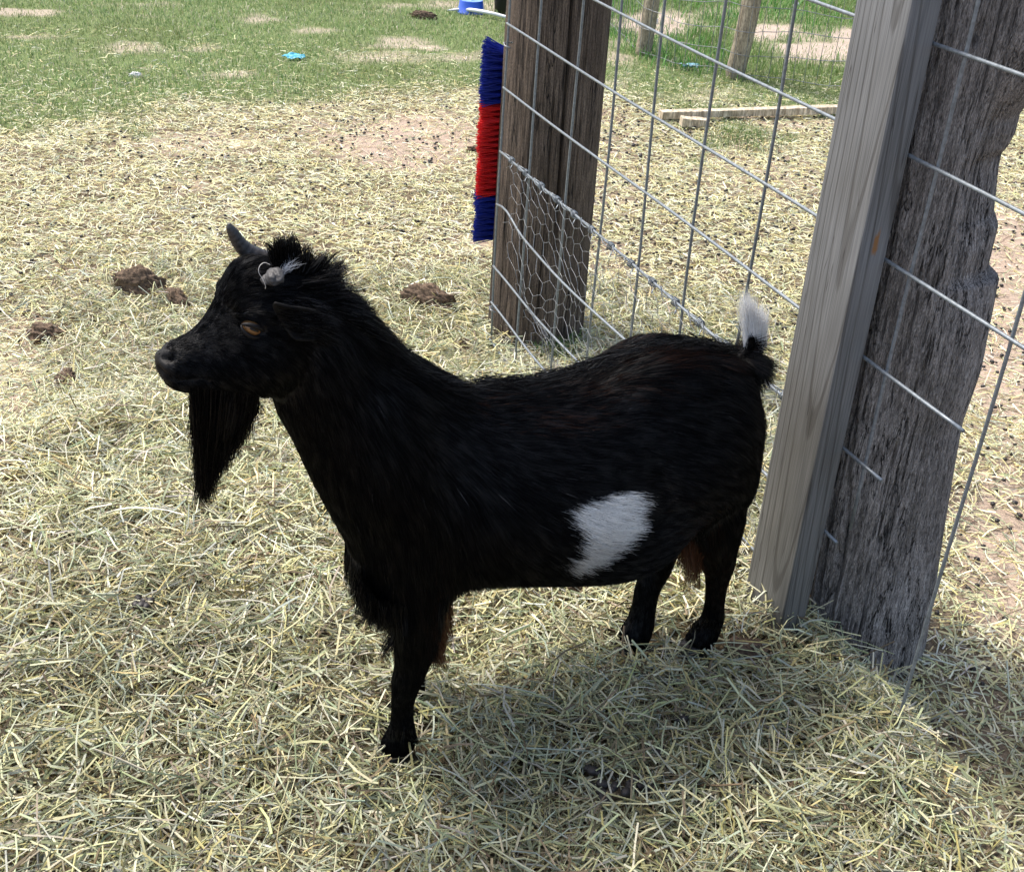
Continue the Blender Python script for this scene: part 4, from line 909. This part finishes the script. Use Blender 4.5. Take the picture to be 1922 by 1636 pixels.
def make_hair(root, rn, lr, fd, ln, lift=0.12, wav=0.07, clump=0.42, ncl=16000, k=6, droop=0.10):
    n = len(root); D = fd[:, :1] * GS + fd[:, 1:] * UPV
    D = D - rn * (D * rn).sum(1, keepdims=True); D = nrm(D); B = np.cross(rn, D)
    a = 0.16 * fbm(lr[:, 0] * 20 + 9 * np.sign(lr[:, 2]), lr[:, 1] * 20, 501, 3) + wav * rng.normal(size=n)
    D = D * np.cos(a)[:, None] + B * np.sin(a)[:, None]
    ln = ln * rng.uniform(0.6, 1.15, n); t = np.linspace(0, 1, k)
    lf = np.asarray(lift) * rng.uniform(0.4, 1.6, n)
    P = root[:, None] + D[:, None] * (ln[:, None] * t)[..., None] + rn[:, None] * (np.maximum(ln * lf, 0.0022)[:, None] * (t - 0.45 * t * t) * 1.3)[..., None]
    bend = rng.normal(0, 0.10, n); P += B[:, None] * ((ln * bend)[:, None] * t ** 2)[..., None]
    P[..., 2] -= (ln * droop)[:, None] * t ** 2
    P -= rn[:, None] * 0.0006
    if clump:
        ci = rng.choice(n, min(ncl, n), replace=False); kd = kdtree.KDTree(len(ci))
        for j, c in enumerate(ci): kd.insert(root[c], j)
        kd.balance(); nb = np.array([kd.find(p)[1] for p in root])
        own = ci[nb]; f = (clump * rng.uniform(0.5, 1.2, n) * sstep(0.008, 0.020, ln))[:, None] * t[None] ** 1.5
        tgt = root[own][:, None] + (P[own] - root[own][:, None]) * (ln / np.maximum(ln[own], 1e-4))[:, None, None]
        P = P * (1 - f[..., None]) + tgt * f[..., None]
        cg = rng.random(len(ci)) ** 2.6
        return P, np.clip(0.38 * cg[nb] + 0.30 * rng.random(n) ** 3, 0, 1)
    return P, None
pr_ = proj(root - lr[:, 2:3] * GN * 0.6)
CREST = np.array([(530, 500), (600, 525), (650, 560), (700, 605), (760, 662), (830, 705), (900, 722), (1000, 715), (1100, 695), (1200, 655), (1300, 645), (1400, 670), (1440, 760), (1425, 860)], float)
dc = np.full(NH, 999.0)
for a, b in zip(CREST[:-1], CREST[1:]):
    ab = b - a; t_ = np.clip(((pr_ - a) @ ab) / (ab @ ab), 0, 1); dc = np.minimum(dc, np.linalg.norm(pr_ - (a + t_[:, None] * ab), axis=1))
crest = sstep(60, 10, dc) * np.interp(pr_[:, 0], [500, 560, 850, 1000, 1350, 1430], [1, 1, .8, .25, .25, .3])
P, GL = make_hair(root, rn, lr, fd, fl_ * (1 + 0.25 * crest), lift=0.11 + 0.17 * crest)
# colours: black, brown cast in places, the white flank patch
pxy = proj(root); left = lr[:, 2] > 0.02
PATCH = [(1052, 962), (1080, 944), (1120, 934), (1160, 924), (1186, 926), (1196, 955), (1192, 990), (1168, 1024), (1120, 1056), (1062, 1076), (1058, 1066), (1080, 1032), (1084, 1004), (1068, 984)]
jx = pxy[:, 0] + 7 * rng.normal(size=NH) + 12 * fbm(pxy[:, 1] / 14, pxy[:, 0] / 50, 515) ; jy = pxy[:, 1] + 5 * rng.normal(size=NH)
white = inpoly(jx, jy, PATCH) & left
col = np.full((NH, 3), 0.0028) * rng.uniform(0.6, 1.5, (NH, 1)) * np.array([0.95, 0.98, 1.12])
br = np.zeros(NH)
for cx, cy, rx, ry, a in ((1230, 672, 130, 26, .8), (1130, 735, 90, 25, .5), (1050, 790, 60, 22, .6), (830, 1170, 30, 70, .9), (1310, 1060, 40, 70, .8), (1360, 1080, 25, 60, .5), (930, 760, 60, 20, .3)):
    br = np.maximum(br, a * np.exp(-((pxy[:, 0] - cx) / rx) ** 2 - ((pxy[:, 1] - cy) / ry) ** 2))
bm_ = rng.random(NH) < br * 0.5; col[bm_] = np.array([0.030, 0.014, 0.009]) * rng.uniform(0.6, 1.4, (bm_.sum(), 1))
wc = np.array([0.94, 0.93, 0.89]) * rng.uniform(0.55, 1.05, (NH, 1))
nearp = near
gr = (rng.random(NH) < 0.0006); col[gr] = 0.12
hair_obj('fur_coat', P[~white], 0.00033, col[~white], gloss=GL[~white])
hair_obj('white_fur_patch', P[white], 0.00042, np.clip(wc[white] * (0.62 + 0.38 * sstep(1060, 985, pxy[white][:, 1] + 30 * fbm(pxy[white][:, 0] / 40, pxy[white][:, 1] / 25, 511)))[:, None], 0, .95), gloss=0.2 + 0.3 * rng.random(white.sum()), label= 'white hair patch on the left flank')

# long hair grown from chosen lines: (px,py,t) roots, picture directions, lengths
def fringe(name, line, n, dirs, lens, col, r0=0.0004, tjit=0.02, curl=0.0, spread=0.22, label=None, k=9, root_in=0.004, droop=0.15, clump=0.6, tocam=0.0, zfloor=True, jit=4):
    line = np.array(line, float); dirs = np.array(dirs, float); lens = np.array(lens, float); uu = rng.random(n) * (len(line) - 1); i = np.minimum(uu.astype(int), len(line) - 2); f = uu - i
    q = line[i] * (1 - f)[:, None] + line[i + 1] * f[:, None]; dd = dirs[i] * (1 - f)[:, None] + dirs[i + 1] * f[:, None]; ll = (lens[i] * (1 - f) + lens[i + 1] * f) * rng.uniform(0.55, 1.1, n)
    q[:, 2] += rng.uniform(-tjit, tjit, n); q[:, :2] += rng.normal(0, jit, (n, 2))
    R0 = np.array([gp(*a) for a in q]); D = np.array([gp(a[0] + d[0], a[1] + d[1], a[2]) for a, d in zip(q, dd)]) - R0; D = nrm(D)
    D = nrm(D + GN * (rng.normal(0, spread, n) + tocam)[:, None] + np.cross(D, GN) * rng.normal(0, spread * 0.7, n)[:, None])
    t = np.linspace(0, 1, k); P = (R0 - D * root_in)[:, None] + D[:, None] * (ll[:, None] * t)[..., None]
    P[..., 2] -= (ll * droop)[:, None] * t ** 2
    ph = 6 * rng.random(n); P += np.cross(D, GN)[:, None] * (ll[:, None] * 0.05 * np.sin(ph[:, None] + 4 * t) * t)[..., None]
    if curl: P += np.cross(D, GN)[:, None] * ((ll * curl)[:, None] * np.sin(t * 3.0) ** 2)[..., None]
    if clump:
        nc = max(8, n // 22); ci = rng.choice(n, nc, replace=False); kd = kdtree.KDTree(nc)
        for j, c in enumerate(ci): kd.insert(R0[c], j)
        kd.balance(); own = ci[np.array([kd.find(p)[1] for p in R0])]; ff = (clump * rng.uniform(0.6, 1.2, n))[:, None] * t[None] ** 1.3
        P = P * (1 - ff[..., None]) + P[own] * ff[..., None]
    if zfloor: P[..., 2] = np.maximum(P[..., 2], GZ0 + 0.01)
    c = np.array(col) * rng.uniform(0.6, 1.5, (n, 1)); return name, P, r0, c, label
def grow(name, specs, label=None):
    Ps, Cs, Rs = [], [], []; kmax = 9
    for s_ in specs: Ps.append(s_[1]); Cs.append(s_[3]); Rs.append(np.full(len(s_[1]), s_[2]))
    C_ = np.clip(np.concatenate(Cs), 0, .95); gl = None
    if C_.mean() > .3: gl = 0.15 + 0.3 * rng.random(len(C_))
    return hair_obj(name, np.concatenate(Ps), np.concatenate(Rs), C_, label, gloss=gl)
BK = (0.0032, 0.0031, 0.0033); BN = (0.055, 0.022, 0.011); WH = (0.9, 0.88, 0.84)
# beard
def beard():
    n = 8000; u = rng.random(n) ** 1.15; t_ = rng.normal(0, 0.012, n).clip(-.026, .026); P = np.empty((n, 12, 3)); tt = np.linspace(0, 1, 12)
    rx = 358 + 128 * u ** 0.9; ry = np.interp(rx, [355, 400, 440, 470, 490], [728, 732, 735, 738, 736]) - rng.random(n) * 8
    ey = np.interp(rx, [358, 375, 400, 430, 460, 486], [845, 946, 915, 885, 850, 800]) + rng.normal(0, 14, n) ; ey = np.maximum(ry + 40, np.minimum(ey, 948) - rng.random(n) ** 2 * 130)
    ex = np.interp(rx, [358, 400, 440, 486], [376, 388, 408, 455]) + rng.normal(0, 5, n) + (948 - ey) * rng.normal(0.05, 0.08, n)
    for i in range(n):
        a = gp(rx[i], ry[i], t_[i]); b = gp(ex[i], ey[i], t_[i] * 0.3)
        m_ = gp(rx[i] * 0.92 + ex[i] * 0.08 - 3, (ry[i] + ey[i]) / 2, t_[i])
        P[i] = a * ((1 - tt) ** 2)[:, None] + m_ * (2 * tt * (1 - tt))[:, None] + b * (tt ** 2)[:, None]
    P += np.cumsum(rng.normal(0, 0.0004, P.shape), 1) + (rng.normal(0, 0.0045, (n, 1, 3)) * (tt ** 2.5)[None, :, None])
    return hair_obj('beard', P, 0.0004, np.array(BK) * rng.uniform(0.5, 1.2, (n, 1)), 'long straight black beard', tip=0.3)
bd = beard()
core = []
for y_, x0, x1, w_ in ((722, 372, 470, .020), (745, 362, 478, .022), (780, 362, 462, .020), (820, 365, 438, .014), (855, 370, 414, .009), (885, 377, 396, .003)):
    a, b = gp(x0, y_), gp(x1, y_); core.append(ring((a + b) / 2, (b - a) / 2, w_, n=20))
V, F_ = loft(smooth_rings(core, 3)); child(obj_from('beard_core', V, F_, M_black_skin))['label'] = 'dense inner mass of the beard'
sp = []
# poll tuft and mane
sp.append(fringe('t', [(520, 492, .0), (535, 488, .0), (560, 500, 0.0), (590, 516, 0), (620, 530, 0)], 1500, [(-.35, -1), (-.1, -1), (.35, -1), (.7, -.7), (1, -.5)], [.040, .036, .034, .036, .036], BK, r0=.00055, tjit=.03, spread=.28, droop=0, clump=.85, jit=7))
sp.append(fringe('t', [(560, 530, .0), (610, 545, .0), (650, 580, .0), (690, 615, .0), (740, 660, .0), (800, 705, .0), (860, 728, .0)], 1900, [(.8, -.4), (1, -.15), (1, .15), (1, .45), (1, .5), (1, .25), (1, .05)], [.045, .050, .050, .050, .050, .05, .045], BK, r0=.00042, tjit=.045, spread=.20, clump=.55, droop=.05, jit=8))
sp.append(fringe('t', [(535, 585, .084), (555, 600, .080), (575, 610, .076), (595, 612, .068)], 900, [(1, .15)] * 4, [.010, .011, .012, .012], BK, tjit=.006, spread=.12, clump=.1, jit=13, droop=0, root_in=.001, r0=.00028))
sp.append(fringe('t', [(588, 594, .070), (598, 602, .064), (600, 616, .060), (590, 630, .064)], 800, [(1, .05), (1, .15), (1, .3), (1, .35)], [.020, .026, .030, .026], BK, tjit=.010, spread=.12, clump=.3, jit=9, droop=.1, root_in=.002, r0=.00032))
sp.append(fringe('t', [(560, 560, .045), (585, 570, .05), (610, 590, .05), (612, 620, .05)], 500, [(.9, -.2), (1, 0), (1, .3), (.8, .6)], [.025, .03, .03, .03], BK, tjit=.012, spread=.3, clump=.7))
# back line
sp.append(fringe('t', [(880, 718, .0), (960, 716, 0), (1050, 704, 0), (1120, 680, 0), (1200, 648, 0), (1300, 640, 0), (1380, 655, 0)], 1800, [(1, -.12), (1, -.1), (1, -.3), (1, -.4), (1, -.1), (1, .15), (1, .2)], [.045] * 7, BK, tjit=.06, spread=.18, droop=.05, clump=.75, jit=7))
# chest fringe with its curls
sp.append(fringe('t', [(668, 1070, .02), (682, 1110, .03), (700, 1130, .04), (730, 1140, .05), (760, 1140, .06)], 2600, [(.05, 1)] * 5, [.06, .055, .05, .06, .07], BK, tjit=.03, droop=0, clump=.8))
sp.append(fringe('t', [(700, 1150, .03), (712, 1158, .03)], 160, [(.15, 1), (.2, 1)], [.10, .09], BK, tjit=.006, curl=-.30, spread=.08, droop=0, clump=.7))
sp.append(fringe('t', [(722, 1150, .04), (740, 1165, .045)], 160, [(.1, 1), (.1, 1)], [.08, .075], BK, tjit=.01, curl=-.2, spread=.08, droop=0, clump=.7))
# front leg: long skirt behind, partly brown
sp.append(fringe('t', [(835, 1085, .07), (828, 1120, .07), (815, 1170, .06), (805, 1205, .06)], 1900, [(0, 1), (-.02, 1), (.05, 1), (.2, 1)], [.055, .055, .05, .045], BK, tjit=.025, droop=0, clump=.7))
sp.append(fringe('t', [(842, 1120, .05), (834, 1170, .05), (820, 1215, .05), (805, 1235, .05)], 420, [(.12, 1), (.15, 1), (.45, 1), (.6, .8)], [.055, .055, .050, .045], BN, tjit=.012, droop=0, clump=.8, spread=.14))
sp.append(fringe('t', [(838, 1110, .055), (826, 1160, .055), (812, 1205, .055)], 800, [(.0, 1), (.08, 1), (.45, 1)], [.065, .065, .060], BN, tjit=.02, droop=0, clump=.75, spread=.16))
sp.append(fringe('t', [(740, 1080, .05), (790, 1100, .05), (790, 1150, .05), (775, 1190, .05)], 1500, [(.02, 1)] * 4, [.06, .06, .05, .04], BK, tjit=.03, droop=0, jit=14, clump=.8))
# belly line
sp.append(fringe('t', [(870, 1085, .02), (960, 1090, 0), (1060, 1092, 0), (1150, 1080, 0), (1220, 1040, .02)], 2200, [(.6, 1), (.9, .6), (1, .5), (1, .1), (1, -.3)], [.03, .022, .025, .03, .03], BK, tjit=.06, droop=.05))
# thigh and hock feathering
sp.append(fringe('t', [(1275, 985, .06), (1295, 1010, .06), (1315, 1050, .055)], 700, [(-.02, 1), (-.05, 1), (-.20, 1)], [.095, .095, .06], BN, tjit=.02, droop=0, spread=.22, clump=.85))
sp.append(fringe('t', [(1270, 960, .07), (1300, 985, .07), (1330, 1010, .065), (1370, 1010, .06)], 1500, [(.1, 1)] * 4, [.045, .05, .04, .035], BK, tjit=.02, droop=0))
sp.append(fringe('t', [(1412, 695, .0), (1414, 750, .0), (1394, 850, .03), (1380, 920, .04), (1368, 980, .05)], 2600, [(.35, 1), (.18, 1), (.0, 1), (0, 1), (.05, 1)], [.055, .045, .03, .026, .026], BK, tjit=.03, droop=0, spread=.25))
sp.append(fringe('t', [(733, 1380, .06), (770, 1375, .06), (780, 1390, .06)], 500, [(-.4, 1), (.3, 1), (.9, .7)], [.018, .018, .02], BK, tjit=.015, droop=0))
sp.append(fringe('t', [(1175, 1180, -.055), (1215, 1180, -.055)], 300, [(-.5, 1), (.1, 1)], [.016, .016], BK, tjit=.012, droop=0))
sp.append(fringe('t', [(1300, 1175, .055), (1345, 1170, .055)], 300, [(-.5, 1), (.1, 1)], [.016, .016], BK, tjit=.012, droop=0))
grow('long_fur', sp)
# tail
tl = [fringe('t', [(1393, 700, 0), (1402, 675, 0), (1410, 650, 0), (1415, 640, 0)], 2200, [(.5, -.7), (.3, -1), (.15, -1), (.1, -1)], [.026, .024, .020, .014], BK, tjit=.012, spread=.24, droop=-.02, clump=.6),
      fringe('t', [(1405, 690, 0), (1418, 672, 0), (1425, 690, 0)], 2400, [(.9, -.35), (1, .1), (.6, 1)], [.036, .038, .055], BK, tjit=.015, spread=.3, droop=0.1, clump=.7, r0=.00045)]
tail = grow('tail_fur', tl)
tw = [fringe('t', [(1404, 650, 0), (1412, 640, 0), (1420, 640, 0)], 700, [(-.16, -1), (-.10, -1), (.02, -1)], [.092, .095, .075], WH, tjit=.007, spread=.07, droop=-.02, clump=.45, r0=.00042),
      fringe('t', [(1418, 645, 0), (1430, 650, 0)], 500, [(.08, -1), (.14, -1)], [.075, .060], WH, tjit=.006, spread=.07, droop=-.02, clump=.4, r0=.00042)]
grow('white_tail_tip', tw, 'white hair at the tip of the tail')
pt = [fringe('t', [(528, 512, .035), (545, 500, .035)], 40, [(.5, -.85), (1, -.4)], [.026, .022], (.40, .42, .45), tjit=.010, spread=.6, droop=0, r0=.00024)]
grow('white_poll_tuft', pt, 'few white hairs beside the grey horn stub')

# horns, eyes, ears, hooves
def curved_tube(name, pts, m_, n=16, ridge=0.0):
    C = np.array([gp(p[0], p[1], p[3]) for p in pts]); r = np.array([p[2] for p in pts])
    def cr(A, sub=6):
        o = [];
        for i in range(len(A) - 1):
            p0, p1, p2, p3 = A[max(i - 1, 0)], A[i], A[i + 1], A[min(i + 2, len(A) - 1)]
            for t in np.arange(sub) / sub: o.append(0.5 * (2 * p1 + (p2 - p0) * t + (2 * p0 - 5 * p1 + 4 * p2 - p3) * t * t + (3 * p1 - p0 - 3 * p2 + p3) * t ** 3))
        o.append(A[-1]); return np.array(o)
    C = cr(C); r = cr(r[:, None])[:, 0]; r = r * (1 + ridge * np.sin(np.arange(len(r)) * 1.9))
    V, Q, Cp = tube_np(C, r, n); return child(obj_from(name, V, [tuple(q) for q in Q] + [tuple(c) for c in Cp], m_))
curved_tube('horn', [(535, 516, .017, -.020), (508, 498, .0150, -.024), (484, 484, .0118, -.027), (462, 470, .0096, -.029), (447, 453, .0080, -.030), (438, 438, .0066, -.030), (432, 427, .0046, -.030), (430, 419, .0016, -.030)], M_horn, ridge=.03)['label'] = 'dark curved horn'
def ellipsoid(name, C, ax, m_, seg=3, disp=0, seed=0):
    bm = bmesh.new(); bmesh.ops.create_icosphere(bm, subdivisions=seg, radius=1); V = np.array([v.co[:] for v in bm.verts]); F_ = [[v.index for v in f.verts] for f in bm.faces]; bm.free()
    if disp: V = V * (1 + disp * fbm(V[:, 0] * 3 + seed, V[:, 1] * 3 + V[:, 2] * 3, seed))[:, None]
    A = np.array(ax); V = C + V[:, :1] * A[0] + V[:, 1:2] * A[1] + V[:, 2:] * A[2]
    return child(obj_from(name, V, F_, m_))
sc = gp(513, 520, .046); ellipsoid('horn', sc, [GS * .0105 + UPV * .002, GN * .013, UPV * .0085], M_scur, 4, .45, 3)['label'] = 'small grey horn stub'
M_lid = plain('eyelid_skin', (0.006, 0.005, 0.005), 0.55); M_lid.node_tree.nodes['Principled BSDF'].inputs['Specular IOR Level'].default_value = 0.25
def eye(sgn):
    c = gp(475, 618, .05); l = loc(c); l[2] = sgn * 0.0445; c = unloc(l); out = GN * sgn
    sd = nrm(loc(gp(487, 622, .05)) - loc(gp(463, 613, .05))); ex = GS * sd[0] + UPV * sd[1]; ey = np.cross(ex, out); ey = ey / np.linalg.norm(ey); ey = ey if ey[2] > 0 else -ey
    m_ = plain('amber_iris', (0.25, 0.12, 0.042), 0.06, 0, 500, 0.25)
    e = ellipsoid('eye', c, [ex * .0120, out * .0100, ey * .0085], m_, 4)
    p = ellipsoid('pupil', c + out * .0086 + ey * .0006, [ex * .0060, out * .0020, ey * .0017], plain('pupil', (0.003, 0.003, 0.003), 0.1), 3); p.parent = e; p.matrix_parent_inverse = Matrix.Identity(4)
    th = np.linspace(0, math.pi, 15)
    for nm, sg, hh in (('eyelid', 1, .0058), ('eyelid', -1, .0066)):
        path = [c + ex * (-.0134 * math.cos(a)) + ey * (sg * hh * math.sin(a) - .0006) + out * (.0030 + .0068 * math.sin(a)) for a in th]
        V, Q, Cp = tube_np(path, [.0010 + .0019 * math.sin(a) * (1 if sg > 0 else .7) for a in th], 10); q_ = child(obj_from(nm, V, [tuple(q) for q in Q] + [tuple(k) for k in Cp], M_lid)); q_['label'] = 'upper eyelid' if sg > 0 else 'lower eyelid'
    return e
eye(1); eye(-1)
M_ear = plain('ear_skin', (0.006, 0.0055, 0.005), 0.75, 0, 200, 0.4, 0.0006); M_ear.node_tree.nodes['Principled BSDF'].inputs['Specular IOR Level'].default_value = 0.15
EO = np.array([0.035, -0.035])
def ear(sgn):
    # outline in the picture, base at the head behind the eye, folded front rim; t grows away from the head
    top = [(536, 592, .050), (523, 577, .068), (514, 568, .084), (542, 575, .088), (572, 579, .083), (598, 586, .072), (616, 598, .058)]
    bot = [(545, 606, .048), (548, 622, .062), (553, 638, .076), (574, 641, .076), (594, 639, .070), (608, 630, .062), (618, 608, .056)]
    n = 14; G = []
    for a, b in zip(top, bot):
        row = []
        for j in range(n):
            u = j / (n - 1); px = a[0] * (1 - u) + b[0] * u; py = a[1] * (1 - u) + b[1] * u; t = a[2] * (1 - u) + b[2] * u - 0.020 * math.sin(math.pi * u)
            l = loc(gp(px, py, a[2] * (1 - u) + b[2] * u)); l[2] = sgn * t; l[:2] += EO if sgn < 0 else 0; row.append(unloc(l))
        G.append(row)
    G = np.array(smooth_rings(G, 4)); a_, b_2 = G.shape[:2]; id_ = np.arange(a_ * b_2).reshape(a_, b_2)
    Q = np.stack([id_[:-1, :-1], id_[:-1, 1:], id_[1:, 1:], id_[1:, :-1]], -1).reshape(-1, 4)
    o = child(obj_from('ear', G.reshape(-1, 3), [tuple(q) for q in Q], M_ear))
    md = o.modifiers.new('t', 'SOLIDIFY'); md.thickness = 0.004; md.offset = 0; md = o.modifiers.new('s', 'SUBSURF'); md.levels = md.render_levels = 1
    # curled front rim
    rim = [(509, 566, .088), (516, 566, .092), (524, 571, .092), (533, 584, .088), (541, 602, .084), (547, 620, .081), (552, 637, .079)]
    pts = [];
    for p in rim:
        l = loc(gp(*p)); l[2] *= sgn; l[:2] += EO if sgn < 0 else 0; pts.append(unloc(l))
    V, Q, Cp = tube_np(np.array(smooth_rings(np.array(pts)[:, None], 4))[:, 0], np.interp(np.linspace(0, 1, 25), [0, .2, .5, 1], [.002, .0042, .0030, .0018]), 8)
    r_ = child(obj_from('ear_rim', V, [tuple(q) for q in Q] + [tuple(c) for c in Cp], M_black_skin)); r_.parent = o; r_.matrix_parent_inverse = (goat.matrix_world @ Matrix.Identity(4)).inverted(); 
    return o
ear(1)
ear(-1)
def hoof(px, py, t, r=.021, yaw=0.0, Cw=None):
    c = gp(px, py, t) if Cw is None else Cw.copy(); rs = []
    fwd = -GS; top = c[2]; 
    for u, k_, f_ in ((0, .85, 0.0), (.35, 1.0, .005), (.7, 1.1, .010), (1, 1.16, .013)):
        z = top * (1 - u) + (GZ0 - 0.004) * u; a = np.arange(20) * 2 * np.pi / 20; notch = 1 - 0.22 * np.exp(-((a - 0) / .22) ** 2) - 0.22 * np.exp(-((a - 2 * np.pi) / .22) ** 2)
        base = np.array([c[0], c[1], z]) + fwd * f_
        rs.append(base + fwd * (r * 1.25 * k_ * np.cos(a) * notch)[:, None] + GN * (r * k_ * np.sin(a))[:, None])
    V, F_ = loft(rs); child(obj_from('hoof', V, F_, M_hoof))
hoof(741, 1402, .045); hoof(1303, 1205, .030); hoof(1178, 1206, -.020); hoof(0, 0, 0, Cw=FARF[-1])
# pale thread of hay caught on the forehead
th_pts = [gp(507, 497, .058), gp(496, 493, .060), gp(487, 500, .064), gp(486, 512, .066), gp(493, 524, .066), gp(498, 536, .066), gp(498, 542, .064)]
tag(tube('hay_thread', np.array(smooth_rings(np.array(th_pts)[:, None], 5))[:, 0], 0.00035, plain('pale_fibre', (0.55, 0.52, 0.48), 0.6), sides=5), 'thin pale fibre curled on the goat forehead beside the horn stub', 'thread')
for a, b, t_ in (((976, 858), (985, 864), .153), ((1084, 757), (1084, 761), .12), ((600, 552), (613, 558), .07)):
    pass
